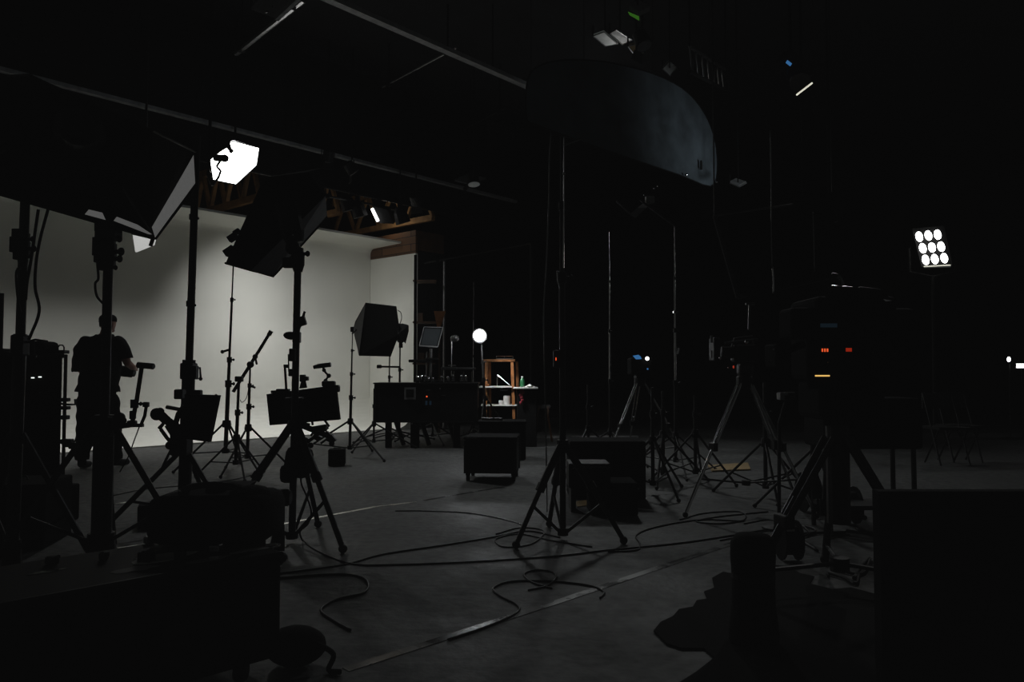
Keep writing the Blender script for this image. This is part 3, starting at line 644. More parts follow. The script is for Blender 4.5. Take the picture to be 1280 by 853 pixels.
part('tilt_clamp', MB().ball(P(501, 424, 12.4), .07).box(P(501, 432, 12.4), (.06, .06, .08), None, .01), 'plastic', t5)
t6, _ = pst('low black stand with a level arm behind the equipment desk', 487, 440, 486.5, 12.5, .02, 535, 1.6, .6, legr=.012, low=.15, n=3)
part('level_arm', MB().rod(P(473, 458.5, 12.5), P(500, 459, 12.5), .016), 'metal', t6)
part('arm_weight', MB().box(P(474, 458.5, 12.5), (.08, .06, .06), None, .015), 'plastic', t6)
for i, (x, Y, a) in enumerate(((468, 11.3, .2), (541, 12.3, .9))):
    pst(['black stand with legs showing left of the equipment desk', 'black stand with crossing legs showing under the equipment desk'][i], x, 486, x, Y, .016, 530, a, .62, legr=.012, low=.12, n=2)
# ------------------------------------------------------------------ equipment desk (long road case on legs)
YD = 11.4
zt = topz(480.5, YD); zb = topz(528.5, YD)
t = root('equipment_desk', 'long black equipment desk standing on legs in front of the cove', 'equipment desk', gpt(533, YD))
x0 = P(468, 480, YD).x; x1 = P(597, 480, YD).x
part('body', MB().box(((x0+x1)/2, YD+.3, (zt+zb)/2), (x1-x0, .6, zt-zb), None, .015), 'case', t)
part('tabletop', MB().box(((x0+x1)/2+.0, YD+.3, zt+.012), (x1-x0+.03, .66, .022), None, .004), 'satin', t)
part('edge_trim', MB().box(((x0+x1)/2, YD-.006, zb+.012), (x1-x0, .012, .025)).box((x0+.01, YD-.006, (zt+zb)/2), (.02, .012, zt-zb)).box((x1-.01, YD-.006, (zt+zb)/2), (.02, .012, zt-zb)), 'metal', t)
def slab(x, y, w, h, m, nm, d=.012, lab=None, Y=YD-.012): return part(nm, MB().box(P(x, y, Y), (w*YD/FPX, d, h*YD/FPX), None, .002), m, t, lab)
slab(512.5, 492, 14, 15, 'grey', 'framed_panel'); slab(512.5, 492, 10, 10, 'case', 'panel_inset', .02, Y=YD-.018)
slab(536, 488, 6, 1.2, 'fabric2', 'label_strip'); slab(554, 494.5, 5, 1, 'fabric2', 'label_strip')
part('power_lamp', MB().ball(P(533.5, 496, YD-.03), .012), 'orange', t, 'tiny red power lamp'); part('power_lamp', MB().ball(P(550, 486, YD-.03), .009), 'steel', t)
for x in (533, 538): part('blue_tag', MB().box(P(x, 504, YD-.02), (.03, .01, .06)), 'bluedim', t, 'dim blue tag')
part('castor', MB().ball(P(482, 529, YD-.01), .012).ball(P(515, 530, YD-.01), .012), 'steel', t)
for lx, ly, w in ((486, 0, .09), (519, 0, .13), (571, 0, .1)):
    X = P(lx, 500, YD+.12).x; part('leg', MB().box((X, YD+.12, zb/2), (w, .09, zb), None, .01), 'case', t)
for lx in (494, 526, 560):
    X = P(lx, 500, YD+.4).x; part('leg', MB().beam((X, YD+.45, zb), (X+.12, YD+.5, .01), .06, .06), 'case', t)
# things on the desk
def ontop(x, Y=YD+.25): return V((P(x, 480, Y).x, Y, zt+.024))
t = root('director_monitor', 'tilted flat monitor on a stand on the equipment desk', 'monitor', ontop(538))
q = [P(530, 409, YD+.2), P(553.5, 409.5, YD+.28), P(547, 434, YD+.14), P(524, 432.5, YD+.06)]
part('bezel', MB().plate(q, (0, .05, 0)), 'satin', t); c = sum(q, V())/4
part('screen', MB().plate([c+(p-c)*.86-V((0, .006, 0)) for p in q], (0, .004, 0)), 'screen', t)
part('edge_highlight', MB().rod(q[3], q[2], .013), 'grey', t); part('edge', MB().rod(q[0], q[1], .007).rod(q[1], q[2], .007).rod(q[0], q[3], .006), 'grey', t)  # grey rods stand in for light along the bezel edges
part('post', MB().rod(ontop(538), P(539, 436, YD+.22), .022).rod(ontop(533)+V((0, .05, 0)), P(534, 440, YD+.25), .014), 'steel', t)
part('cross_arm', MB().box(P(525, 451.5, YD+.18), (.34, .08, .045), None, .01).box(P(540, 449, YD+.18), (.2, .1, .03), None, .008), 'plastic', t)
part('base', MB().box(ontop(538)+Z*.015, (.3, .2, .03), None, .008), 'satin', t)
t = root('desk_lamp', 'small slim-necked lamp standing on the equipment desk', 'lamp', ontop(564.5))
part('base', MB().lathe(ontop(564.5), Z, [(.06, 0), (.06, .012), (.01, .02)], 12), 'satin', t)
part('neck', MB().rod(ontop(564.5), P(564.5, 426, YD+.25), .008), 'steel', t)
part('head', MB().lathe(P(563, 424, YD+.25), (1, 0, .1), [(.03, 0), (.05, .03), (.05, .1), (.03, .13)], 12).ball(P(569, 422, YD+.2), .04), 'steel', t)
t = root('vision_mixer', 'wide low black mixer console on the right of the equipment desk', 'mixer', ontop(572))
part('console', MB().box(ontop(562, YD+.2)+Z*.21, (.24, .3, .05), None, .01).box(P(579, 461, YD+.2), (.38, .25, .035), None, .008), 'plastic', t)
part('legs', MB().rod(ontop(553), ontop(553)+Z*.2, .012).rod(ontop(568), ontop(568)+Z*.2, .012).rod(ontop(580), ontop(580)+Z*.17, .012).rod(ontop(590, YD+.2), ontop(590, YD+.2)+Z*.17, .012), 'metal', t)
part('edge_highlight', MB().box(P(565, 457, YD+.06), (.12, .01, .012)), 'chrome', t)  # chrome strip stands in for a glint on the console
random.seed(12)
for i, x in enumerate((522, 527, 532, 536, 541, 552, 560, 566, 577, 582)):
    q = ontop(x, YD+.06+.05*(i % 2)); hh = random.uniform(.05, .1)
    t = root('small_gadget', ['leftmost', 'second', 'third', 'fourth', 'fifth', 'sixth', 'seventh', 'eighth', 'ninth', 'rightmost'][i]+' of the small black gadgets with bright knobs along the front of the desk top', 'gadget', q, 'small gadgets on the equipment desk')
    part('body', MB().box(q+Z*hh/2, (.055, .05, hh), None, .008), 'plastic', t)
    part('bright_knob', MB().lathe(q+V((0, -.026, hh*.7)), (0, -1, 0), [(.014, 0), (.012, .012)], 8).rod(q+V((-.02, -.03, hh*.3)), q+V((.02, -.03, hh*.4)), .006).ball(q+V((0, -.02, hh+.012)), .02), 'chrome' if i in (0, 1, 3, 6, 9) else 'steel', t)
# ------------------------------------------------------------------ LED lamp on stand
YL = 11.45
base = gpt(609, YL); tl, topl = stand('light stand topped by the small blinding round lamp', base, topz(430, YL), r0=.02, collar=.75, spread=.5, ang=.3, n=3, lean=((602-609)/FPX*YL, 0), hi='steel')
c = P(599.5, 420, YL-.05)
t = root('led_lamp', 'small blindingly bright round lamp on a stand right of the desk', 'lamp', c)
part('lit_face', MB().lathe(c+V((0, -.03, 0)), (0, -1, 0), [(.092, 0), (.092, .01)], 9), 'led', t, 'blinding white lamp face')
part('housing', MB().lathe(c+V((0, .06, 0)), (0, -1, 0), [(.07, 0), (.115, .03), (.115, .085)], 12), 'plastic', t)
part('bracket', MB().rod(c+V((.0, .03, -.1)), topl, .012), 'metal', t)
pst('faint slim stand rising behind the bright round lamp', 592, 352, 592, 13.8, .016, 540, 0, .4, hi='steel', n=4)
# ------------------------------------------------------------------ drape pipe frame
t = root('drape_frame', 'tall black pipe goalpost frame right of the planked wall', 'pipe frame', C(UC+1.1, 11.1, 0))
a = P(555.5, 326, 15.3); b = P(606, 316, 15.0); q = up(a, 0)
part('upright', MB().rod(q, a, .03), 'steel', t); part('crossbar', MB().rod(a+V((-.4, .0, -.05)), b+(b-a)*1.1, .022), 'metal', t)
e = b+(b-a)*1.1; part('upright', MB().rod(up(e, 0), e, .03), 'metal', t); part('base_plate', MB().lathe(q, Z, [(.2, 0), (.2, .02)], 12).lathe(up(e, 0), Z, [(.2, 0), (.2, .02)], 12), 'metal', t)
t = root('leaning_board', 'warm lit wooden board standing between shelves right of the cove', 'wooden board', gpt(549, 14.2))
X, Y = P(549, 400, 14.2).x, 14.2
part('board', MB().hull([(X-.1, Y, topz(389, Y)), (X+.12, Y, topz(389, Y)), (X+.03, Y, topz(409, Y)), (X-.04, Y, topz(409, Y)), (X-.1, Y+.04, topz(389, Y)), (X+.12, Y+.04, topz(389, Y)), (X, Y+.04, topz(409, Y))]), 'stoolwood', t)
part('post', MB().beam((X, Y+.06, 0), (X, Y+.06, topz(389, Y)), .05, .04), 'wood', t)
t = root('storage_rack', 'tall dark storage rack with shelves beside the cove end wall', 'storage rack', gpt(533, 14.6))
for x in (519, 547): part('upright', MB().beam(up(P(x, 400, 14.6), 0), up(P(x, 400, 14.6), 3.4), .05, .05), 'void', t)
for z in (.5, 1.3, 2.1, 2.9): part('shelf', MB().box((P(533, 400, 14.7).x, 14.75, z), (.5, .35, .03)), 'wood', t)
for i, (x, z) in enumerate(((526, 2.115), (527, 1.315), (538, 1.315))):
    q = V((P(x, 400, 14.68).x, 14.72, z)); w = .12 if i else .1
    single('storage_box', MB().box(q+Z*(w*.8+.002), (w, .2, w*1.6), None, .006), 'wood', ['brown box on the upper shelf of the dark storage rack', 'left brown box on the middle shelf of the dark storage rack', 'right brown box on the middle shelf of the dark storage rack'][i], 'box', q)
# ------------------------------------------------------------------ wooden shelf unit
YW = 11.9
t = root('wooden_shelf', 'orange wood shelf stand with white boards lit beside the bright lamp', 'shelf', gpt(624, YW))
def wx(px, Y=YW): return P(px, 480, Y).x
zt_, z1_, z2_ = topz(452, YW), topz(484, YW), topz(507, YW)
for x, X2, Yy in ((606.5, 608, YW), (643.5, 640, YW), (613, 612, YW+.4), (648.5, 646, YW+.4)):
    part('leg', MB().beam((wx(X2, Yy), Yy, zt_), (wx(x, Yy), Yy, .0), .055, .045), 'stoolwood', t)
part('top_board', MB().box((wx(624), YW+.2, zt_+.015), (wx(644)-wx(604), .5, .035), None, .004), 'stoolwood', t)
part('rail', MB().box((wx(611, YW+.2), YW+.2, z1_+.03), (.03, .4, .04)).box((wx(641, YW+.2), YW+.2, z1_+.03), (.03, .4, .04)), 'stoolwood', t)
part('shelf_board', MB().box((wx(619.5), YW+.17, z1_), (wx(640)-wx(599), .5, .022), None, .003), 'white', t, 'white board')
part('shelf_board', MB().box((wx(624), YW+.15, z2_), (wx(648)-wx(600), .42, .02), None, .003), 'white', t, 'white board')
t = root('wire_tray', 'shallow wire tray on top of the orange wood shelf', 'tray', V((wx(631), YW+.15, zt_+.035)))
q = V((wx(631), YW+.15, zt_+.035)); part('bottom', MB().box(q+Z*.008, (.26, .2, .014)), 'steel', t)
part('rim', MB().tube([q+V((-.13, -.1, .05)), q+V((.13, -.1, .05)), q+V((.13, .1, .05)), q+V((-.13, .1, .05)), q+V((-.13, -.1, .05))], .006, 6), 'chrome', t)
part('wires', MB().rod(q+V((-.13, -.1, .0)), q+V((-.13, -.1, .05)), .005).rod(q+V((.13, -.1, 0)), q+V((.13, -.1, .05)), .005).rod(q+V((0, -.1, 0)), q+V((0, -.1, .05)), .005), 'chrome', t)
for i, (x, r, h) in enumerate(((626.5, .04, .065), (633.5, .055, .14))):
    q = V((wx(x), YW+.05, z2_+.0105)); t = root('paper_roll', ['short white roll on the lower board of the orange wood shelf', 'tall white roll on the lower board of the orange wood shelf'][i], 'roll', q)
    part('roll', MB().lathe(q, Z, [(r, 0), (r*1.02, h*.5), (r, h)], 18), 'white', t); part('core', MB().lathe(q+Z*h, Z, [(r*.3, 0), (r*.3, .003)], 10), 'fabric2', t)
q = V((wx(621), YW+.08, z1_+.0115)); t = root('folding_bracket', 'thin steel folding arm standing on the upper white board', 'bracket', q)
part('arm', MB().rod(q+V((0, 0, .007)), P(622, 469, YW+.08), .007).rod(P(622, 469, YW+.08), P(637, 484, YW+.0)+Z*.03, .009), 'chrome', t)
part('joint', MB().ball(P(622, 469, YW+.08), .014), 'chrome', t)
q = V((wx(630), YW-.02, z1_-.06)); t = root('hanging_clamp', 'small bright clamp hanging under the upper white board', 'clamp', q)
part('clamp', MB().box(q+V((0, 0, .01)), (.12, .03, .025), None, .004).rod(q+V((-.03, 0, .02)), q+V((-.03, 0, .05)), .006), 'steel', t)
# side table with paper
YT = 11.6
t = root('side_table', 'small dark skirted table carrying white paper beside the orange shelf', 'table', gpt(658, YT)); zz = topz(485, YT)
part('tabletop', MB().box((P(657, 480, YT).x, YT+.2, zz-.006), (.38, .5, .02), None, .003), 'white', t, 'white table top')
part('skirt', MB().box((P(657, 480, YT).x+.02, YT+.22, (zz-.02)/2), (.3, .38, zz-.024), None, .01), 'fabric', t)
def ost(x, dY=.1): return V((P(x, 480, YT+dY).x, YT+dY, zz+.0045))
t = root('crumpled_paper', 'crumpled white paper lying on the side table', 'paper', ost(661))
mb = MB(); random.seed(5); N = 8; g = [[mb.bm.verts.new(ost(661)+V((-.1+.2*i/(N-1), -.08+.16*j/(N-1), .003+.05*max(0, 1-abs(i-4)/3.5)*random.random()))) for j in range(N)] for i in range(N)]
for i in range(N-1):
    for j in range(N-1): mb.bm.faces.new([g[i][j], g[i+1][j], g[i+1][j+1], g[i][j+1]])
part('sheet', mb, 'white', t)
q = ost(653, .2); t = root('plastic_bottle', 'green plastic bottle standing on the side table', 'bottle', q)
part('body', MB().lathe(q, Z, [(.034, 0), (.037, .01), (.037, .09), (.03, .12), (.016, .14), (.015, .15)], 16), 'green', t, smooth=True); part('cap', MB().lathe(q+Z*.15, Z, [(.018, 0), (.018, .02)], 12), 'white', t)
q = P(652, 489, YT-.04); t = root('red_cloth', 'crumpled red and pink cloth hanging at the side table edge', 'cloth', q)
mb = MB(); 
for k in range(6):
    z0 = zz-.03-.04*k; mb.ball((q.x+.015*math.sin(k*2.1), YT-.0, z0), (.04-.004*k, .015, .028))
part('cloth', mb, 'red', t, smooth=True)
# tilting wood leg + dark trestle to the right of the table
t = root('wooden_trestle', 'dark trestle with one lit orange leg right of the side table', 'trestle', gpt(680, 12.5))
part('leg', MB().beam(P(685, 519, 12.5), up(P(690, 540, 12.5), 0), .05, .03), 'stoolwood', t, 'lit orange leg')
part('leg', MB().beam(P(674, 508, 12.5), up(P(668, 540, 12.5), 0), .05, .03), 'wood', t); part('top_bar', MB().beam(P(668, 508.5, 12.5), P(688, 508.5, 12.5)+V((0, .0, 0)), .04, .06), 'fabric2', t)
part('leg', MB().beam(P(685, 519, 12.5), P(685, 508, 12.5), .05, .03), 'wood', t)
struct('baseboard_back', MB().box((P(700, 540, 14).x, 13.2, .02), (2.6, .05, .04)), 'grey')
# ------------------------------------------------------------------ flight case in the middle
YC = 7.95
q = gpt(616, YC+.3); t = root('flight_case', 'black wheeled flight case with rounded corners in the middle of the floor', 'flight case', q)
R = Euler((0, 0, -.08)).to_matrix(); h = topz(549, YC)
part('body', MB().box(q+Z*(h/2+.04), (.54, .5, h-.08), R, .02), 'case', t)
part('lid_rim', MB().box(q+Z*(h-.0), (.56, .52, .03), R, .01), 'void', t)
part('lid_edge', MB().box(q+R@V((-.2, -.262, h+.004)), (.12, .006, .006), R), 'chrome', t)  # short chrome strip stands in for the lit stretch of edge
for sx in (-1, 1):
    for sy in (-1, 1):
        w = q+R@V((sx*.24, sy*.2, 0)); part('castor', MB().lathe(w+V((-.02, 0, .04)), (1, 0, 0), [(.036, 0), (.04, .01), (.04, .03), (.036, .04)], 12).box(w+Z*.075, (.05, .05, .03)), 'plastic', t)
        part('corner_guard', MB().box(q+R@V((sx*.265, sy*.245, h*.5+.03)), (.03, .03, h-.1), R, .006), 'satin', t)
part('latch', MB().box(q+R@V((-.1, -.265, h*.7)), (.05, .012, .07), R).box(q+R@V((.12, -.265, h*.7)), (.05, .012, .07), R), 'metal', t)
q2 = gpt(628, 10.2); t = root('flight_case', 'second black case standing behind the middle flight case', 'flight case', q2); h2 = topz(528, 10.2)
part('body', MB().box(q2+Z*(h2/2), (.62, .5, h2), None, .02), 'case', t); part('lid', MB().box(q2+Z*(h2+.012), (.64, .52, .03), None, .01), 'void', t)
part('latch', MB().box(q2+V((-.15, -.26, h2*.7)), (.06, .014, .07)).box(q2+V((.15, -.26, h2*.7)), (.06, .014, .07)), 'metal', t)
q3 = V((q2.x-.12, q2.y, h2+.028)); t = root('tool_roll', 'long low object lying on the case behind the flight case', 'tool', q3)
part('roll', MB().rod(q3+V((-.15, 0, .018)), q3+V((.12, -.05, .018)), .017), 'metal', t); part('strap', MB().box(q3+V((0, -.02, .018)), (.03, .05, .036)), 'metal', t)
# small cube box on the floor
q = gpt(422.5, 9.35); t = root('small_case', 'small black box on the floor between the stands', 'case', q)
part('body', MB().box(q+Z*.105, (.2, .18, .2), Euler((0, 0, .15)).to_matrix(), .012), 'fabric', t); part('handle', MB().tube([q+V((-.05, 0, .2)), q+V((-.04, 0, .215)), q+V((.04, 0, .215)), q+V((.05, 0, .2))], .006, 6), 'plastic', t)
# ------------------------------------------------------------------ person
def person():
    Y0 = 9.1; base = gpt(123, Y0); s = Y0/FPX
    def q(px, py, dy=0.0):
        p = P(px, py, Y0); return V((p.x, Y0+dy, p.z))
    mb0 = MB(); bm = mb0.bm
    def limb(pts, seg=14):
        P_ = [p-base for p, r in pts]; R_ = [r for p, r in pts]; n = 5; PP = []; RR = []
        for i in range(len(P_)-1):
            for k in range(n): f_ = k/n; PP.append(P_[i].lerp(P_[i+1], f_)); RR.append(R_[i]*(1-f_)+R_[i+1]*f_)
        PP.append(P_[-1]); RR.append(R_[-1]); mb0.tube(PP, RR, seg)
        for p, r in zip(P_, R_): mb0.ball(p, r*.99, None, 14)
    def loft(rings):                     # (centre, rx, ry)
        rr = []
        for c_, rx, ry in rings: rr.append([bm.verts.new(c_-base+V((math.cos(2*math.pi*k/24)*rx, math.sin(2*math.pi*k/24)*ry, 0))) for k in range(24)])
        for i in range(len(rr)-1):
            for k in range(24): bm.faces.new([rr[i][k], rr[i][(k+1)%24], rr[i+1][(k+1)%24], rr[i+1][k]])
        bm.faces.new(rr[0][::-1]); bm.faces.new(rr[-1])
    loft([(q(122.5, 514), .09, .08), (q(122, 506), .165, .12), (q(122, 498), .18, .13), (q(123, 485), .165, .12), (q(125, 468, .01), .18, .125), (q(126, 450, .01), .205, .13), (q(126.5, 438, .01), .215, .115), (q(127, 431, .02), .19, .09), (q(128, 426, .02), .11, .07), (q(129, 421, .03), .062, .06)])
    limb([(q(129, 424, .03), .062), (q(131, 413, .055), .06)])
    limb([(q(107, 434, .02), .075), (q(100, 442, .03), .062), (q(96, 464, .06), .045), (q(101, 474, .2), .042), (q(113, 470, .38), .033), (q(120, 467, .43), .028)])
    limb([(q(146, 434, .02), .075), (q(152, 442, .03), .062), (q(156, 457, .06), .045), (q(155, 462, .2), .04), (q(151, 463, .34), .032), (q(149, 463, .40), .028)])
    limb([(q(112, 504), .105), (q(107, 540, .02), .075), (q(104.5, 556, .0), .062), (q(103, 576, -.01), .042), (q(103, 582, -.01), .044)])
    limb([(q(103, 583, -.02), .04), (q(101, 585, .10), .036), (q(100, 585.5, .19), .03)])
    limb([(q(133, 504), .105), (q(136, 540, .05), .075), (q(138, 556, .08), .062), (q(139, 575, .1), .042), (q(139, 581, .1), .044)])
    limb([(q(139, 582, .09), .04), (q(141, 584, .22), .036), (q(142, 584.5, .31), .03)])
    # head details and hands
    mb = MB(); mb.bm.free(); mb.bm = bm
    hc = q(131.5, 407, .06)-base; yaw = .35          # turned a little to the right
    Rz = Euler((0, 0, -yaw)).to_matrix()
    mb.ball(hc, (.077, .097, .112), Rz, 20)
    f = Rz @ V((0, 1, 0)); r = Rz @ V((1, 0, 0))
    mb.hull([hc+f*.085+Z*.015, hc+f*.118-Z*.02, hc+f*.09-Z*.03+r*.016, hc+f*.09-Z*.03-r*.016])     # nose
    mb.ball(hc+f*.082-Z*.05, (.026, .014, .008), Rz, 10); mb.ball(hc+f*.08-Z*.06, (.022, .014, .008), Rz, 10)   # lips
    mb.ball(hc+f*.07-Z*.085, (.03, .025, .022), Rz, 10)                                             # chin
    for sgn in (-1, 1):
        mb.ball(hc+r*sgn*.079-Z*.01+f*.0, (.011, .02, .032), Rz, 10); mb.ball(hc+r*sgn*.03+f*.08+Z*.012, .014, None, 8)
    for sgn, w, dr_ in ((1, q(122, 466, .43)-base, V((.5, .7, 0))), (-1, q(148, 462, .40)-base, V((-.4, .8, .05)))):
        d = dr_.normalized(); side = d.cross(Z).normalized()*sgn; pc = w+d*.05
        mb.ball(pc, (.042, .052, .018), Matrix((side, d, side.cross(d))).transposed(), 12)
        for k in range(4):
            b0 = pc+side*(-.03+.02*k)*1+d*.04; L_ = (.075, .08, .075, .06)[k]
            mb.tube([b0-d*.02, b0+d*L_*.45, b0+d*L_*.75-Z*L_*.35, b0+d*L_*.7-Z*L_*.75], [.010, .010, .009, .008], 8)
        mb.tube([pc-side*.03-d*.02, pc-side*.055+d*.01, pc-side*.06+d*.045-Z*.01], [.012, .011, .009], 8)
    me = bpy.data.meshes.new('body'); bm.to_mesh(me); bm.free()
    o = bpy.data.objects.new('tmp', me); COL.objects.link(o)
    m = o.modifiers.new('r', 'REMESH'); m.mode = 'VOXEL'; m.voxel_size = .0085; m.use_smooth_shade = True
    sm = o.modifiers.new('sm', 'SMOOTH'); sm.iterations = 2; sm.factor = .5
    bpy.context.view_layer.update(); dg = bpy.context.evaluated_depsgraph_get()
    me = bpy.data.meshes.new_from_object(o.evaluated_get(dg)); bpy.data.objects.remove(o)
    zmin = min(v.co.z for v in me.vertices)
    t = root('person', 'person in black shirt and trousers standing with back to the camera, holding a black device', 'person', base-Z*zmin)
    ORG[t.name] = base
    me.materials.clear(); me.materials.append(M['skin'])
    b = bpy.data.objects.new('body', me); COL.objects.link(b); b.parent = t
    def shell(name, m, test, off):
        bm = bmesh.new(); bm.from_mesh(me); bm.normal_update()
        dele = [fc for fc in bm.faces if not test(fc.calc_center_median())]
        bmesh.ops.delete(bm, geom=dele, context='FACES')
        vn = [(v, v.normal.copy()) for v in bm.verts]
        for v, n_ in vn: v.co += n_*off(v.co)
        m2 = bpy.data.meshes.new(name); bm.to_mesh(m2); bm.free(); m2.materials.clear(); m2.materials.append(M[m])
        ob = bpy.data.objects.new(name, m2); COL.objects.link(ob); ob.parent = t; return ob
    def L_(p): return p-base
    hem = L_(q(122, 494)).z; neckz = L_(q(129, 423)).z; selb = L_(q(150, 451)).z
    wav = lambda c: .004*math.sin(c.z*40+c.x*17)+.003*math.sin(c.x*60+c.y*31)
    def shirt(c):
        armx = abs(c.x-L_(q(126, 440)).x) > .2
        return hem < c.z < neckz and not (armx and c.z < (selb if c.x > 0 else L_(q(150, 466)).z)) and not (c.y > .2)
    shell('shirt', 'shirt', shirt, lambda c: .028+.05*max(0, 1-(c.z-hem)/.45)+wav(c))
    shell('trousers', 'trousers', lambda c: L_(q(1, 578)).z < c.z < hem+.03 and c.y < .2 and abs(c.x-L_(q(122, 500)).x) < .24, lambda c: .036+wav(c)*1.3)
    for sg in (-1, 1): shell('shoe', 'shirt', lambda c, sg=sg: c.z < L_(q(1, 577)).z and (c.x-L_(q(121, 577)).x)*sg > 0, lambda c: .006)
    ht = hc.z
    def hair(c):
        v = c-hc; fr = v.dot(f)
        return v.length < .16 and (c.z > ht+.035 or (fr < .0 and c.z > ht-.045 and abs(v.dot(r)) < .077) )
    shell('hair', 'hair', hair, lambda c: .008)
    # cap
    mb = MB(); bz = hc+base+Z*.03
    mb.lathe(bz, Z, [(.098, -.01), (.1, .02), (.09, .05), (.068, .07), (.03, .082), (.002, .084)], 20)
    mb.lathe(bz+Z*.082, Z, [(.01, 0), (.008, .008)], 8)
    part('cap', mb, 'shirt', t, smooth=True)
    mb = MB(); mb.hull([bz-f*.08+r*.05, bz-f*.08-r*.05, bz-f*.12-r*.02-Z*.02, bz-f*.12+r*.02-Z*.02, bz-f*.09+r*.04-Z*.004])
    part('cap_strap', mb, 'shirt', t)
    for ob in t.children:
        if ob.name.startswith('cap'): pass
    return t, q
pers, pq = person()
pz = pers.location.z
c = P(157, 464.5, 9.4); t = root('handheld_device', 'black handheld camera held at waist height by the standing person', 'camera', c)
part('body', MB().box(P(153, 464, 9.45), (.2, .14, .13), Euler((0, .12, 0)).to_matrix(), .02), 'plastic', t)
part('lens', MB().lathe(P(159, 465.5, 9.45), (1, 0, -.15), [(.06, 0), (.06, .06), (.045, .065), (.045, .09)], 14), 'plastic', t)
part('knob', MB().ball(P(163, 461, 9.4), .025).ball(P(164, 470, 9.4), .02), 'plastic', t)
# ------------------------------------------------------------------ equipment cart at far left
YK = 6.3; zt2 = topz(443, YK); K0 = gpt(78, YK); ka = V((-.86, -.51, 0)); kb = V((-.51, .86, 0)); KR = Matrix((-ka, kb, Z)).transposed(); KW = 1.0
def kp(a, b, z): return K0 + ka*a + kb*b + Z*z
def kbox(a, b, z, sa, sb, sz, bev=0): return MB().box(kp(a, b, z), (sa, sb, sz), KR, bev)
t = root('equipment_cart', 'tall black equipment cart at the left edge in front of the cove', 'equipment cart', kp(KW/2, .3, 0))
part('body', kbox(KW/2, .3, (zt2+.1)/2, KW, .6, zt2-.12, .02), 'void', t)
part('top_shelf', kbox(KW/2, .3, zt2-.01, KW+.03, .62, .03, .008), 'plastic', t)
part('side_rail', MB().rod(kp(-.025, .04, .12), kp(-.025, .04, zt2), .014), 'metal', t)
for a_ in (.1, KW-.1):
    for b_ in (.08, .52): part('castor', MB().lathe(kp(a_, b_, .06), ka, [(.055, -.02), (.06, -.01), (.06, .01), (.055, .02)], 14).box(kp(a_, b_, .115), (.06, .06, .03)), 'plastic', t)
def onf(px, off=-.012):              # point on the cart front face
    return RP(px[0], px[1], kp(0, off, 0), kb)
for i, xy in enumerate(((41, 472.5), (50, 471.5))): part('indicator', MB().box(onf(xy), (.022, .012, .008), KR), 'dot', t, 'tiny white indicator light')
part('indicator', MB().ball(onf((49.5, 491)), .006), 'steel', t); part('handle_slot', MB().box(onf((26, 560)), (.012, .012, .28), KR), 'fabric2', t)
for x, y, w, h_ in ((82, 500, .07, .03), (83, 510, .06, .03), (82, 522, .06, .035), (85, 552, .09, .04), (89, 556, .11, .04), (93, 559, .06, .03)):
    part('side_knob', MB().box(P(x-1, y, YK+.02), (w, .06, h_), None, .008), 'plastic', t)
part('side_bracket', MB().tube([P(76, 505, YK), P(86, 506, YK), P(94, 506, YK), P(94, 499, YK)], .009, 6), 'metal', t)
def onc(x, dy=.12):
    p = RP(x, 440, kp(0, dy, 0), kb); return V((p.x, p.y, zt2+.006))
q = onc(44); t = root('camera_bag', 'low black padded bag on top of the left equipment cart', 'bag', q)
part('bag', MB().box(q+Z*.05, (.27, .25, .1), None, .035), 'fabric', t); part('strap', MB().tube([q+V((-.1, 0, .09)), q+V((0, 0, .115)), q+V((.1, 0, .1))], .01, 6), 'fabric', t)
q = onc(26, .12); t = root('cable_coil', 'small lump of coiled cable at the foot of the far left pole on the cart', 'cable coil', q)
part('coil', MB().tube([q+V((math.cos(a)*.055, math.sin(a)*.055, .012+a*.0012)) for a in [k*.5 for k in range(40)]], .011, 6), 'cable', t)
q = onc(77, .1); t = root('padlock_ring', 'small upright loop handle at the right end of the cart top', 'handle', q)
part('block', MB().box(q+Z*.015, (.09, .08, .03), None, .005), 'plastic', t)
part('loop', MB().tube([q+V((-.03, 0, .02)), q+V((-.03, 0, .055)), q+V((-.018, 0, .072)), q+V((.008, 0, .072)), q+V((.02, 0, .055)), q+V((.02, 0, .02))], .006, 8), 'metal', t)
cable('cable lying along the top of the left equipment cart', [onc(60)+Z*.012, onc(64)+Z*.02, onc(68, .12)+Z*.012, onc(72, .1)+Z*.012], .011, name='cable')
# dark block at extreme left above the cart
t = root('lamp_stand_head', 'dark lamp body at the extreme left frame edge above the cart', 'lamp', onc(0, .25))
q = onc(0, .25); part('post', MB().rod(q, q+Z*.5, .02), 'metal', t); part('base', MB().box(q+Z*.02, (.14, .14, .04), None, .01), 'plastic', t)
# steel stand folded near cart bottom
t = root('folded_stand', 'folded stand with glinting steel legs on the floor at lower left', 'folded stand', F(68, 640))
for a, b in (((52, 620), (80, 657)), ((60, 612), (66, 606)), ((66, 606), (75, 612)), ((75, 612), (81, 632))):
    part('leg', MB().rod(P(a[0], a[1], 5.5), P(b[0], b[1], 5.45), .010), 'chrome', t)
part('base', MB().tube([P(80, 657, 5.45), F(80, 662, .02), F(60, 665, .02)], .016, 8).rod(P(52, 620, 5.5), F(50, 664, .0), .012), 'metal', t)
part('collar', MB().lathe(P(78, 634, 5.45), (0, 0, 1), [(.035, 0), (.035, .02)], 12), 'stoolwood', t)
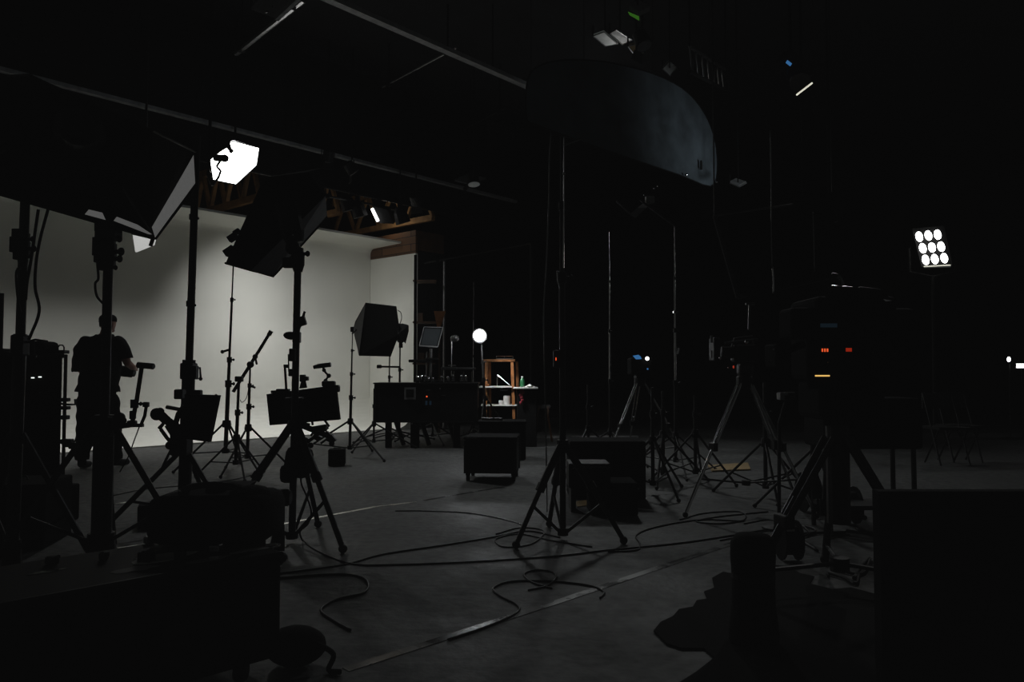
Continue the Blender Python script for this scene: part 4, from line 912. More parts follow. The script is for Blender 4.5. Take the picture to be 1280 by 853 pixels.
# ------------------------------------------------------------------ foreground case
zc = .47
a = F(352, 690, zc); b = F(150, 727, zc); d = (b-a).normalized(); nn = V((-d.y, d.x, 0))
if nn.y < 0: nn = -nn
dep = .5; a2 = a; L0 = 1.55
R = Matrix((-d, nn, Z)).transposed()
c = a + d*L0/2 + nn*dep/2
t = root('road_case', 'large black road case at the lower left corner with scuffed tape on top', 'road case', up(c, 0))
part('body', MB().box(V((c.x, c.y, zc/2+.03)), (L0, dep, zc-.1), R, .01), 'case', t)
part('lid', MB().box(V((c.x, c.y, zc-.025)), (L0+.012, dep+.012, .05), R, .008), 'case', t)
part('edge_rail', MB().beam(V((a.x, a.y, zc-.004))-nn*.004, V((a.x, a.y, zc-.004))+d*L0-nn*.004, .012, .012), 'satin', t)
part('corner_cap', MB().ball(V((a.x, a.y, zc-.02)), .022).ball(V((a.x, a.y, zc-.02))+nn*dep, .022), 'metal', t)
part('latch', MB().box(V((a.x, a.y, zc*.55))-d*.005+nn*.1, (.014, .05, .06), R).box(V((a.x, a.y, zc*.55))+d*.4-nn*.006, (.08, .014, .07), R).box(V((a.x, a.y, zc*.55))+d*1.1-nn*.006, (.08, .014, .07), R), 'metal', t)
for k1 in (.12, L0-.12):
    for k2 in (.08, dep-.08): w = up(a, 0)+d*k1+nn*k2; part('castor', MB().lathe(w+V((-.015, 0, .04)), (1, 0, 0), [(.036, 0), (.04, .01), (.04, .03), (.036, .04)], 12), 'plastic', t)
random.seed(21)
def blob(c, r1, r2, z, seed, n=14):
    random.seed(seed); return [c + (-d)*math.cos(2*math.pi*k/n)*r1*random.uniform(.6, 1.15) + nn*math.sin(2*math.pi*k/n)*r2*random.uniform(.6, 1.15) + Z*z for k in range(n)]
for i, (x, y, r1, r2) in enumerate(((205, 697, .12, .07), (262, 700, .09, .03), (315, 688, .09, .03), (170, 712, .08, .04), (60, 715, .07, .02), (340, 683, .04, .05))):
    cc = F(x, y, zc); part('worn_tape', MB().plate(blob(V((cc.x, cc.y, zc)), r1, r2, .0008, i), Z*.0015), ('white', 'tape2', 'grey', 'grey', 'tape', 'tape2')[i], t, 'scuffed pale tape patch')
def oncase(x, y): return F(x, y, zc)
# bag on case
q = oncase(259, 686); t = root('equipment_bag', 'bulky black equipment bag lying on the road case at lower left', 'bag', q)
qc = F(258, 684, zc)+V((0, .12, 0))
mb = MB(); pr = []; s = 1
mb.box(qc+Z*.1, (.47, .32, .19), None, .05)
for dx, dz, r_ in ((-.12, .15, .1), (.13, .16, .09), (0.02, .17, .12)): mb.ball(qc+V((dx, 0, dz)), (r_, .13, .06), None, 16)
part('bag', mb, 'fabric', t, smooth=True)
part('strap', MB().tube(smooth_path([qc+V((-.2, 0, .1)), qc+V((-.12, -.08, .205)), qc+V((0, -.09, .235)), qc+V((.12, -.08, .21)), qc+V((.21, 0, .1))]), .012, 6), 'fabric2', t)
part('buckle', MB().box(qc+V((.1, -.1, .2)), (.04, .02, .025), None, .004).box(qc+V((-.1, -.1, .2)), (.04, .02, .025), None, .004), 'metal', t)
part('flap', MB().hull([qc+V((-.17, -.12, .195)), qc+V((.1, -.12, .2)), qc+V((.12, .1, .225)), qc+V((-.15, .1, .215)), qc+V((-.02, 0, .235))]), 'fabric2', t)
random.seed(9)
for i, (x, y, m_) in enumerate(((269, 691, 'chrome'), (187, 680, 'chrome'), (225, 700, 'metal'), (183, 703, 'metal'), (322, 684, 'metal'), (130, 700, 'metal'), (65, 706, 'metal'))):
    q = oncase(x, y); t = root('loose_fitting', ['small bright steel fitting on the road case in front of the bag', 'small bright steel fitting on the road case left of the bag', 'small black clamp lying on the road case before the bag', 'black clamp on the road case further left of the bag',
        'small black clamp at the right end of the road case', 'small black clamp on the left half of the road case', 'small black clamp farthest left on the road case'][i], 'fitting', q)
    part('block', MB().box(q+Z*.015, (.04, .03, .028), Euler((0, 0, i)).to_matrix(), .006), m_ if m_ == 'metal' else 'steel', t)
    part('screw', MB().rod(q+Z*.02, q+V((.03*math.cos(i), .03*math.sin(i), .03)), .006), m_, t)
# cases/bags to fill the dark foot of the left side
for i, (x, y, w, dd, h_, lab) in enumerate(((12, 664, .5, .4, .28, 'low black case on the floor below the left cart'), (-10, 690, .5, .5, .42, 'black case at the extreme left edge behind the road case'), (180, 664, .3, .22, .16, 'small black case between the second pole and the road case'))):
    q = F(x, y)+V((0, .25, 0)); t = root('black_case', lab, 'case', q)
    part('body', MB().box(q+Z*(h_/2), (w, dd, h_), Euler((0, 0, .2*i)).to_matrix(), .015), 'void', t); part('handle', MB().tube([q+V((-.06, 0, h_)), q+V((-.05, 0, h_+.025)), q+V((.05, 0, h_+.025)), q+V((.06, 0, h_))], .008, 6), 'plastic', t)
q = F(384, 838)+V((-.06, .05, 0)); t = root('floor_bag', 'slumped black bag on the floor at the right foot of the road case', 'bag', q)
part('bag', MB().ball(q+Z*.075, (.12, .1, .075), None, 16), 'sand', t, smooth=True); part('strap', MB().tube(smooth_path([q+V((.09, -.04, .1)), q+V((.16, -.05, .06)), q+V((.15, -.08, .012)), q+V((.2, -.1, .012))]), .01, 6), 'fabric', t)
# ------------------------------------------------------------------ right half: tripod with crates
tR, topR = stand('tall black crank stand with heavy tripod legs right of the middle flight case', gpt(703, 5.25), topz(170, 5.25), r0=.022, collar=.64, spread=.42, ang=-.35, legr=.017, low=.05, n=3, sleeve=True, spans=[1.8, 2.3], hi='satin', name='crank_stand', cat='crank stand')
for a, b in (((704, 172), (703.5, 335)),): part('highlight_strip', MB().rod(P(a[0]+1, a[1], 5.22), P(b[0]+1, b[1], 5.22), .0045), 'chrome', tR, 'pole highlight modelled as a bright strip')  # chrome strip stands in for the highlight running down the pole
part('joint', MB().ball(P(705, 217, 5.2), .012).ball(P(697, 340, 5.2), .01), 'chrome', tR)
part('side_arm', MB().rod(P(706, 181, 5.22), P(725, 174, 5.3), .008), 'steel', tR)
cable('hanging cable curving down left of the tall crank stand', [P(689, 163, 5.6), P(687, 195, 5.6), P(686, 250, 5.6), P(683, 330, 5.6), P(680, 380, 5.6), P(680, 430, 5.6), P(682, 520, 5.7), F(684, 640, .01)], .006, m='steel')
cable('short bright cable end on the tall crank stand', [P(696, 338, 5.2), P(697, 352, 5.2), P(700, 361, 5.2)], .004, m='chrome')
t = root('tally_lamp', 'tiny red tally lamp beside the tall crank stand', 'lamp', P(695, 449, 5.2))
part('lamp', MB().box(P(695, 449, 5.17), (.006, .008, .02)), 'orange', t, 'red light'); part('body', MB().box(P(697, 449, 5.21), (.06, .06, .12), None, .01), 'plastic', t); part('clip', MB().rod(P(700, 447, 5.21), P(703, 447, 5.25), .01), 'metal', t)
# crew cart / crates behind it
def crate(px0, px1, pyt, Y, lab, d=.45, name='equipment_crate', pyb=None, m='void', rz=0, cat='crate', z0=0):
    x0, x1 = P(px0, 500, Y).x, P(px1, 500, Y).x; zt_ = topz(pyt, Y); c = V(((x0+x1)/2, Y+d/2, z0))
    t = root(name, lab, cat, c); R = Euler((0, 0, rz)).to_matrix(); w = x1-x0
    part('body', MB().box(c+Z*((zt_-z0)/2), (w, d, zt_-z0), R, .015), m, t)
    part('lid_edge', MB().box(c+R@V((0, 0, (zt_-z0)*.8)), (w+.012, d+.012, .018), R, .004), 'metal', t)
    part('handle', MB().tube([c+R@V((-.07, -d/2, (zt_-z0)*.55)), c+R@V((-.05, -d/2-.025, (zt_-z0)*.55)), c+R@V((.05, -d/2-.025, (zt_-z0)*.55)), c+R@V((.07, -d/2, (zt_-z0)*.55))], .007, 6), 'satin', t)
    return t, V((c.x, c.y, zt_))
crate(712, 807, 552, 6.9, 'wide black crate behind the tall crank stand')
crate(738, 797, 604, 6.1, 'lower black crate in front of the wide black crate', d=.35)
q = V((P(735, 555, 6.35).x, 6.38, 0)); t = root('electrical_box', 'flat black distribution box with glinting plugs beside the crank stand', 'power box', q)
part('box', MB().box(q+Z*.3, (.34, .3, .2), None, .01), 'plastic', t); part('legs', MB().box(q+V((-.13, 0, .1)), (.04, .26, .2)).box(q+V((.13, 0, .1)), (.04, .26, .2)), 'metal', t)
random.seed(4)
for k in range(9):
    x = -.14+.035*k; part('plug', MB().rod(q+V((x, -.155, .36+.01*(k % 2))), q+V((x+.03, -.155, .375)), .006), 'chrome' if k % 3 == 0 else 'steel', t)
t = root('yellow_mat', 'small dull yellow mat on the floor under the crates', 'mat', F(730, 625)); part('mat', MB().plate([F(718, 628, .004), F(742, 624, .004), F(742, 631, .004), F(722, 634, .004)], Z*.004), 'bronze', t)
t = root('plywood_board', 'flat yellowish plywood board on the floor among the right stands', 'board', F(905, 585)); part('board', MB().plate([F(885, 583, .004), F(935, 580, .004), F(938, 588, .004), F(890, 590, .004)], Z*.015), 'bronze', t)
# stands in the dark right middle
def pstq(lab, x0, y0, x1, Y, r0, cy, ang, sp, **k): return pst(lab, x0, y0, x1, Y, r0, cy, ang, sp, **k)
pstq('slim chrome-topped stand in the dark right of the crank stand', 762.5, 290, 762, 9.6, .016, 540, -.9, .62, hi='chrome', n=4, low=.16)
part_t, _ = pstq('slim chrome stand with bright collar holding the dim cone lamp', 844.5, 283, 843.5, 8.6, .018, 545, .5, .6, hi='chrome', n=4, low=.15)
part('bright_collar', MB().lathe(P(844.5, 392, 8.6), Z, [(.03, 0), (.034, .02), (.02, .03)], 12), 'chrome', part_t)
part('clip', MB().box(P(847.5, 439, 8.55), (.02, .02, .07), Euler((0, .2, 0)).to_matrix()), 'chrome', part_t)
part('boom', MB().rod(P(844, 283, 8.6), P(800, 250, 8.6), .012), 'metal', part_t)
t = root('cone_lamp', 'dim grey cone shaped lamp on a boom in the dark right of centre', 'lamp', P(800, 260, 8.6))
part('cone', MB().hull([P(787, 268, 8.6), P(794, 273, 8.55), P(809, 259, 8.6), P(812, 254, 8.65), P(808, 251, 8.7), P(800, 258, 8.8)]), 'grey', t)
part('barn_door', MB().plate([P(770, 252, 8.6), P(787, 268, 8.6), P(788, 266, 8.7), P(771, 250, 8.7)], (0, .01, 0)), 'metal', t)
part('clamp', MB().ball(P(818, 236, 8.5), .012).ball(P(822, 233, 8.5), .01).ball(P(805, 244, 8.5), .01).box(P(812, 250, 8.6), (.1, .08, .08), None, .01), 'steel', t)
# camera with blue display
base = P(801, 480, 9.0); tripod('camera tripod with steel legs holding the camera with blue display', P(800, 478, 9.0), .62, -.4, r=.014, hi='steel')
t = root('video_camera', 'video camera with glowing blue display and white indicator in the dark', 'video camera', P(800, 462, 9))
part('body', MB().box(P(800, 458, 9.05), (.26, .3, .2), None, .02), 'void', t); part('base_plate', MB().box(P(800, 471, 9.05), (.12, .2, .05), None, .01), 'plastic', t)
part('display', MB().hull([P(791, 445, 8.88), P(798, 443.7, 8.88), P(801, 446, 8.88), P(802, 449, 8.88), P(795, 449.5, 8.88), P(796, 446, 8.9)]), 'blue', t, 'glowing blue display')
part('indicator', MB().ball(P(809, 448.5, 8.87), .022), 'tube', t, 'round white indicator'); part('indicator', MB().ball(P(809.5, 461.5, 8.87), .01), 'blue', t, 'tiny blue indicator')
part('lens', MB().lathe(P(800, 457, 9.2), (0, 1, 0), [(.07, 0), (.07, .15), (.08, .2)], 14), 'plastic', t)
# tangle of stand feet
for i, (x, Y, a, h_) in enumerate(((828, 7.9, .2, .95), (868, 8.0, 1.2, .9), (815, 7.2, .8, 1.0), (735, 8.6, 2.0, 1.0), (955, 7.0, .4, 1.05), (1018, 6.4, .9, 1.1))):
    stand(['leftmost', 'third', 'second', 'crate-side', 'fourth', 'rightmost'][i]+' short black stand among the tangle of legs on the right', gpt(x, Y), h_, r0=.018, collar=.5, spread=.5, ang=a, legr=.012, low=.1, n=2)
# camera on tripod (right)
apex = P(931, 478, 6.3)
tripod('tall camera tripod with long steel legs on the right', apex, .6, 0, r=.017, hi='chrome', angs=(math.radians(205), math.radians(-35), math.radians(15)), lens=(.62, .55, .5))
t = root('cinema_camera', 'black cinema camera with matte box pointing left on the right tripod', 'cinema camera', P(925, 445, 6.3))
part('body', MB().box(P(930, 442, 6.3), (.2, .12, .14), None, .015), 'plastic', t)
part('lens', MB().rod(P(902, 440, 6.3), P(917, 441, 6.3), .045, .05, 14), 'plastic', t)
part('matte_box', MB().box(P(893, 437, 6.3), (.05, .16, .19), None, .008), 'plastic', t)
part('matte_highlight', MB().box(P(889.5, 424, 6.21), (.02, .01, .06)).box(P(889.5, 443, 6.21), (.012, .01, .06)), 'grey', t, 'matte box edge coloured grey as if lit')  # pale grey pieces stand in for glints on the matte box
part('top_rail', MB().rod(P(906, 429, 6.22), P(947, 424.5, 6.22), .009), 'steel', t); part('handle', MB().tube([P(915, 434, 6.3), P(918, 424, 6.3), P(940, 421, 6.3), P(944, 434, 6.3)], .012, 8), 'metal', t)
part('bolt', MB().ball(P(933, 428, 6.19), .017).ball(P(900, 448, 6.2), .012).ball(P(910, 460, 6.2), .008), 'chrome', t)
part('tag', MB().box(P(917, 459, 6.2), (.01, .01, .022)), 'redled', t, 'small red mark')
part('head', MB().box(P(931, 462, 6.3), (.12, .1, .1), None, .02).lathe(P(931, 473, 6.3), Z, [(.05, -.05), (.06, .03)], 12), 'satin', t)
# small camcorder on a stand, x 985
t = root('camcorder', 'small pale camcorder on a slanted arm below the large flag', 'camcorder', P(984, 495, 5.6))
part('body', MB().box(P(978, 495.5, 5.6), (.06, .08, .055), None, .006), 'grey', t, 'pale grey body'); part('barrel', MB().rod(P(981, 497, 5.56), P(994, 497, 5.56), .016), 'fabric2', t)
part('top', MB().box(P(987, 491, 5.58), (.07, .03, .008)), 'grey', t); part('arm', MB().rod(P(982, 502, 5.6), P(974, 529, 5.6), .014), 'fabric2', t)
part('column', MB().rod(P(974, 529, 5.6), up(P(972, 529, 5.6), 0), .014).lathe(up(P(972, 529, 5.6), 0), Z, [(.12, 0), (.12, .015), (.03, .03)], 14), 'metal', t)
# framed flag
fq = [P(893, 270, 6.0), P(922, 372, 6.0), P(990, 362, 6.5), P(1050, 345, 6.8), P(1040, 240, 6.8), P(990, 256, 6.5)]
t = root('framed_flag', 'large black framed flag tilted above the cinema camera', 'flag', fq[1])
part('fabric', MB().plate([fq[0], fq[1], fq[3], fq[4]], (0, .01, 0)), 'fabric', t)
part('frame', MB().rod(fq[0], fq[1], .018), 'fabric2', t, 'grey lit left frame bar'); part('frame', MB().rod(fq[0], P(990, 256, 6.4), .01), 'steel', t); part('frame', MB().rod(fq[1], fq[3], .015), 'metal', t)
part('corner_highlight', MB().hull([P(922, 368, 5.95), P(940, 371, 5.9), P(968, 366, 6.0), P(984, 360, 6.2), P(965, 363, 6.2), P(925, 372, 5.98)]), 'fabric2', t, 'lower corner coloured grey as if lit')  # paler patch stands in for light on the flag corner
part('hanger', MB().rod(fq[0], up(fq[0], 6.6), .006).rod(fq[4], up(fq[4], 6.6), .006), 'metal', t)
part('stem', MB().rod(P(937, 381, 6.1), P(936, 412, 6.2), .009).rod(P(932, 380, 6.1), P(944, 380, 6.1), .01), 'steel', t, 'bright short stem')
cable('long thin suspension line in front of the framed flag', [P(963, 163, 5.8), P(964, 230, 5.8), P(964, 290, 5.8), P(965, 335, 5.8)], .005, m='steel')
cable('bright doubled cable end in front of the framed flag', [P(965.5, 334, 5.7), P(966.5, 350, 5.7), P(966.5, 367, 5.7)], .008, m='chrome')
cable('thin suspension line right of the framed flag', [P(1016, 265, 6.0), P(1017, 300, 6.0), P(1018, 340, 6.0)], .005, m='steel')
# ------------------------------------------------------------------ big studio camera
YB = 3.9
ap = P(1045, 545, YB)
t = root('studio_camera', 'large black studio camera with orange and red digits on the right', 'studio camera', P(1050, 480, YB))
part('body', MB().box(P(1052, 425, YB+.2), (.42, .4, .44), None, .03), 'void', t)
part('side_pod', MB().box(P(1105, 420, YB+.2), (.2, .3, .28), None, .03), 'void', t)
part('viewfinder', MB().box(P(1000, 405, YB+.1), (.16, .2, .16), None, .02), 'void', t)
part('lower_block', MB().box(P(1050, 500, YB+.2), (.34, .34, .2), None, .03), 'void', t)
part('top_plate', MB().hull([P(1035, 358, YB), P(1066, 360, YB), P(1100, 364, YB), P(1112, 372, YB), P(1040, 368, YB), P(1035, 360, YB+.4), P(1110, 372, YB+.4)]), 'void', t)
part('edge_highlight', MB().rod(P(1040, 357.5, YB-.01), P(1065, 359.5, YB-.01), .0045).rod(P(1074, 359.5, YB-.01), P(1100, 362.5, YB-.01), .0045).hull([P(1104, 374, YB), P(1115, 376, YB), P(1107, 377, YB), P(1108, 374, YB+.02)]), 'chrome', t, 'top edge glint modelled in chrome')  # chrome strips stand in for glints along the camera top
part('curved_handle', MB().tube(smooth_path([P(1040, 342, YB+.05), P(1049, 345, YB+.05), P(1055, 357, YB+.05)]), .006, 8).tube(smooth_path([P(1046, 347, YB+.05), P(1052, 353, YB+.05), P(1054, 360, YB+.05)]), .004, 8), 'steel', t)
for x in (1028, 1031.2, 1034.4): part('digit', MB().box(P(x, 438, YB-.012), (.0065, .004, .016)), 'orange', t, 'glowing orange digit bar')
part('red_digit', MB().box(P(1061, 437.5, YB-.012), (.03, .004, .018), None, .001), 'redled', t, 'dim red glow')
part('amber_strip', MB().box(P(1028, 470, YB-.012), (.074, .006, .007), None, .001), 'yellow', t, 'glowing amber strip')
part('display', MB().box(P(1036, 407, YB-.012), (.085, .004, .02)), 'bluedim', t, 'faint blue display')
part('tail_light', MB().rod(P(1120, 428, YB), P(1124, 428, YB), .003), 'chrome', t)
for x, y in ((967, 437), (964, 451), (1035, 453), (1062, 452), (1067, 466), (1083, 440), (1091, 441), (1119, 442)):
    part('screw', MB().ball(P(x, y, YB-.005), .0035), 'steel', t)
part('back_panel', MB().box(P(1045, 450, YB+.01), (.3, .03, .3), None, .005), 'void', t)
part('left_block', MB().box(P(972, 445, YB+.1), (.08, .18, .12), None, .01).rod(P(980, 440, YB+.1), P(1005, 430, YB+.1), .02), 'void', t)
# pedestal tripod
tt = root('studio_tripod', 'heavy black studio tripod under the large camera on the right', 'tripod', gpt(1045, YB+.15)); b0 = gpt(1045, YB+.15)
part('column', MB().rod(b0+Z*.35, b0+Z*.86, .06, .06, 14), 'metal', tt)
for a, l in ((math.radians(195), .56), (math.radians(-40), .5), (math.radians(75), .55)):
    dd = V((math.cos(a), math.sin(a), 0)); ft = b0+dd*l+Z*.03; s = V((-dd.y, dd.x, 0))*.035; tp = b0+Z*.8+dd*.05
    lg = part('leg', MB().rod(tp+s, tp.lerp(ft, .55)+s*.8, .018).rod(tp-s, tp.lerp(ft, .55)-s*.8, .018).rod(tp.lerp(ft, .4), ft, .022), 'satin', tt)
    part('leg_lock', MB().box(tp.lerp(ft, .55), (.11, .06, .07), Euler((0, 0, a+math.pi/2)).to_matrix(), .01), 'plastic', lg); part('foot', MB().ball(ft, .03), 'plastic', lg)
    part('spreader', MB().rod(b0+Z*.14, ft+Z*.1, .012), 'metal', tt)
part('spreader_hub', MB().lathe(b0+Z*.1, Z, [(.05, 0), (.05, .07)], 12), 'plastic', tt)
t = root('video_rack', 'dark video rack on legs behind the large studio camera', 'rack', gpt(1075, 5.6))
q = gpt(1075, 5.6); part('body', MB().box(q+Z*.78, (.7, .4, .36), None, .02), 'void', t)
for sx in (-.3, .3):
    for sy in (-.15, .15): part('leg', MB().rod(q+V((sx, sy, .61)), q+V((sx, sy, .0)), .018), 'metal', t)
part('lit_leg', MB().rod(P(1078, 570, 5.3), P(1086, 600, 5.3), .012), 'steel', t, 'bright slanting strut')
part('tray', MB().box(q+Z*.18, (.62, .32, .03)), 'metal', t)
# cable mess and low gear on the floor near the right
random.seed(31)
for i in range(7):
    x0 = 985+i*17; y0 = 690+random.randint(-25, 35); pts = [F(x0+random.randint(-25, 25)+k*12, y0+random.randint(-14, 14), .012) for k in range(5)]
    cable(['first', 'second', 'third', 'fourth', 'fifth', 'sixth', 'seventh'][i]+' loose cable from the left in the heap beneath the studio tripod', pts, .009, name='floor_cable', group='cable heap under the studio tripod')
t = root('steel_plug', 'bright steel connector lying at the right end of the cable heap', 'connector', F(1100, 708)); part('shell', MB().rod(F(1095, 709, .014), F(1106, 706, .014), .013), 'chrome', t); part('tail', MB().rod(F(1106, 706, .014), F(1114, 703, .014), .008), 'cable', t)
for i, (x, y, s) in enumerate(((1010, 640, .16), (1060, 655, .14), (985, 700, .12))):
    q = F(x, y); t = root('cable_drum', ['left', 'right', 'near'][i]+' small black cable drum on the floor beneath the studio camera', 'cable drum', q)
    part('flange', MB().lathe(q+V((-.05, 0, s)), (1, 0, 0), [(s, 0), (s, .012)], 18), 'void', t); part('flange', MB().lathe(q+V((.05, 0, s)), (1, 0, 0), [(s, 0), (s, .012)], 18), 'void', t); part('wound_cable', MB().lathe(q+V((-.04, 0, s)), (1, 0, 0), [(s*.75, 0), (s*.75, .09)], 16), 'cable', t)
t = root('floor_shadow_sheet', 'floor shadow modelled as a flat black sheet in the right foreground', 'cloth', F(950, 780))
part('cloth', MB().plate([F(x, y, .004) for x, y in ((817, 790), (826, 779), (841, 772), (849, 763), (866, 760), (871, 752), (884, 750), (880, 741), (893, 736), (890, 724), (904, 716), (918, 719), (940, 706), (985, 709), (1000, 718), (1018, 722), (1012, 731), (1040, 738), (1064, 736), (1102, 746), (1112, 880), (826, 880), (848, 856), (870, 842), (893, 824), (880, 812), (852, 812), (833, 806))], Z*.006), 'void', t)  # black sheet drawn in the shape of the floor shadow
# rounded bag foreground right
q = F(938, 800); q = gpt(938, 3.25); t = root('rain_cover', 'rounded black padded cover standing in the right foreground', 'equipment cover', q)
zt_ = topz(667, 3.25)
part('cover', MB().lathe(q, Z, [(.1, 0), (.105, .05), (.09, zt_*.35), (.088, zt_*.6), (.094, zt_*.8), (.092, zt_*.92), (.07, zt_*.985), (.03, zt_)], 18), 'sand', t, smooth=True)
part('strap', MB().lathe(q+Z*zt_*.6, Z, [(.091, 0), (.091, .02)], 18), 'metal', t)
# foreground right black case edge
q0 = F(1103, 850); t = root('black_flat', 'black standing panel closing the right foreground', 'panel', V((P(1103, 700, 2.3).x+.6, 2.3, 0)))
xL = P(1102, 700, 2.3).x; hz = topz(615, 2.3)
part('panel', MB().box((xL+.7, 2.33, hz/2), (1.4, .05, hz), None, .004), 'fabric', t); part('brace', MB().beam((xL+.3, 2.36, hz*.8), (xL+.3, 2.8, .02), .04, .04).beam((xL+1.1, 2.36, hz*.8), (xL+1.1, 2.8, .02), .04, .04), 'wood', t)
# low props faint right
for i, (x, y) in enumerate(((1181, 540), (1197, 540))):
    q = gpt(x, 9.5+i*.3); t = root('folding_chair', ['left', 'right'][i]+' dim folding chair far away at the right', 'folding chair', q)
    part('seat', MB().box(q+Z*.45, (.4, .4, .03)), 'plastic', t); part('backrest', MB().box(q+V((0, .2, .78)), (.38, .02, .2)), 'fabric2', t)
    for sx in (-.18, .18): part('leg', MB().rod(q+V((sx, -.18, 0)), q+V((sx, .2, .88)), .011), 'metal', t); part('leg', MB().rod(q+V((sx, .18, 0)), q+V((sx, -.16, .45)), .011), 'metal', t)
# ------------------------------------------------------------------ nine lamp panel
YN = 12.0; c = P(1166, 310, YN)
ax1 = (P(1176, 331, YN)-P(1161, 293, YN)) ; 
t = root('nine_lamp_floodlight', 'large floodlight with nine glowing round lamps in a grid', 'floodlight', c)
cent = [[(1149, 296), (1160.5, 294.5), (1172, 293.5)], [(1153.5, 310.5), (1165, 309.5), (1176.5, 308.5)], [(1157, 325), (1168.5, 324), (1180.3, 322.8)]]
ang = .25
for rw in cent:
    for x, y in rw:
        p = P(x, y, YN); nrm = (V((0, 0, CAM_H))-p).normalized(); R = Euler((0, -.35, 0)).to_matrix()
        # lamp disc squeezed by its turn away from us
        ndir = V((-.75*1, -.9, -.25)).normalized()
        mb = MB(); rr = .086; upv = V((.33, 0, 1)).normalized()
        sx = V((-.2, 0, 1)).normalized(); 
        mb.ball(p, (.056, .02, .08), Euler((0, -.22, 0)).to_matrix(), 20)
        part('lamp', mb, 'lamp', t, 'glowing round lamp', smooth=True)
hq = [P(1140, 286, YN+.06), P(1180, 282, YN+.06), P(1191, 332, YN+.06), P(1152, 334, YN+.06)]
part('housing', MB().plate(hq, (0, .18, 0)), 'void', t)
part('barn_door', MB().plate([P(1154, 332.6, YN-.1), P(1189, 331.5, YN-.1), P(1188, 333.4, YN+.05), P(1155, 334.3, YN+.05)], (0, 0, -.01)), 'dimgrey', t)  # faint emission stands in for lamp light on the barn door
part('glowing_lip', MB().rod(P(1155, 333.4, YN-.12), P(1188, 331.6, YN-.12), .008), 'warmtip', t, 'lower lip glowing as if lit')  # strip glows by itself in place of reflected lamp light
part('yoke', MB().tube([P(1137, 310, YN+.2), P(1137, 340, YN+.2), P(1166, 346, YN+.2), P(1194, 338, YN+.2), P(1194, 308, YN+.2)], .02, 8), 'metal', t)
bx = gpt(1166, YN+.2); part('stand_column', MB().rod(bx, P(1166, 345, YN+.2), .025), 'metal', t)
for k in range(3):
    a = .3+k*2.094; part('stand_leg', MB().rod(bx+Z*.8, bx+V((math.cos(a)*.6, math.sin(a)*.6, .02)), .015), 'metal', t)
# distant lamps at right edge
c = P(1261, 449.5, 13); t = root('distant_lamp', 'tiny glowing lamp far away at the right edge', 'lamp', c); part('bulb', MB().ball(c, (.03, .02, .045)), 'tube', t); part('post', MB().rod(up(c, 0), c-Z*.03, .012).lathe(up(c, 0), Z, [(.15, 0), (.15, .02)], 12), 'metal', t)
c = P(1277, 457.5, 13); t = root('distant_sign', 'small lit white panel cut by the right frame edge', 'panel', c); part('panel', MB().box(c, (.16, .03, .07)), 'tube', t); part('post', MB().rod(up(c, 0), c-Z*.03, .012).lathe(up(c, 0), Z, [(.15, 0), (.15, .02)], 12), 'metal', t)
# ------------------------------------------------------------------ floor tapes and cables
def tape(lab, pts, w=.045, name='floor_tape', h=.0025, m='tape'):
    pts = [V(p) for p in pts]; mb = MB(); bm = mb.bm; rings = []
    for i, p in enumerate(pts):
        d = (pts[min(i+1, len(pts)-1)]-pts[max(0, i-1)]).normalized(); s = V((-d.y, d.x, 0))*w/2
        rings.append([bm.verts.new(up(p-s, .0005)), bm.verts.new(up(p+s, .0005)), bm.verts.new(up(p+s, h)), bm.verts.new(up(p-s, h))])
    for i in range(len(rings)-1):
        for k in range(4): bm.faces.new([rings[i][k], rings[i][(k+1) % 4], rings[i+1][(k+1) % 4], rings[i+1][k]])
    bm.faces.new(rings[0]); bm.faces.new(rings[-1][::-1])
    return single(name, mb, m, lab, 'floor tape', pts[0])
tape('long glossy floor tape running diagonally across the foreground', [F(432, 838), F(560, 797), F(700, 752), F(830, 708), F(960, 665)], .05)
tape('glossy floor tape passing under the central stand', [F(100, 693), F(330, 660), F(378, 651), F(470, 634), F(520, 628)], .045, m='tape2')
tape('fainter floor tape continuing to the middle flight case', [F(530, 626), F(600, 614), F(630, 609)], .035)
tape('short glossy tape strip right of the equipment bag', [F(319, 617), F(330, 615)], .04, m='tape2')
tape('glossy tape strip seen between the second pole and the bag', [F(128, 632), F(172, 627)], .04, m='tape2')
def fc(lab, pts, r=.009, m='cable', z=None):
    r = r*.6; return cable(lab, [F(x, y, r*1.05) for x, y in pts], r, name='floor_cable', m=m)
fc('cable looping in a hook on the floor beside the road case', [(340, 724), (400, 719), (440, 719), (459, 727), (455, 741), (420, 750), (401, 763), (420, 778), (438, 788)], .011)
fc('long cable running right from the central stand base', [(376, 672), (395, 688), (440, 705), (500, 706), (600, 702), (700, 695), (760, 688), (860, 678), (960, 662)], .009)
fc('cable rising from the road case towards the crank stand', [(345, 718), (430, 706), (480, 693), (560, 681), (620, 671), (660, 664), (700, 672)], .009)
fc('cable making a double loop on the open floor', [(800, 768) if 0 else (750, 748), (755, 740), (735, 732), (690, 727), (640, 727), (617, 735), (625, 745), (646, 756), (646, 766), (610, 783), (560, 800)], .009)
fc('small ring of cable on the open floor in front of the double loop', [(690, 736), (665, 728), (655, 718), (670, 713), (690, 715), (695, 723), (682, 733), (660, 738)], .008)
fc('thin curved cable on the floor left of the middle flight case', [(494, 639), (530, 639), (590, 642), (640, 652), (655, 658)], .007, 'tape')
fc('cable heap strand around the crank stand base', [(620, 668), (650, 660), (680, 664), (665, 680), (630, 684), (620, 674), (650, 668), (690, 676), (740, 684)], .008)
fc('cable snaking right of the crank stand feet', [(760, 690), (795, 688), (800, 680), (795, 670), (810, 662), (840, 655), (880, 650), (930, 652)], .009)
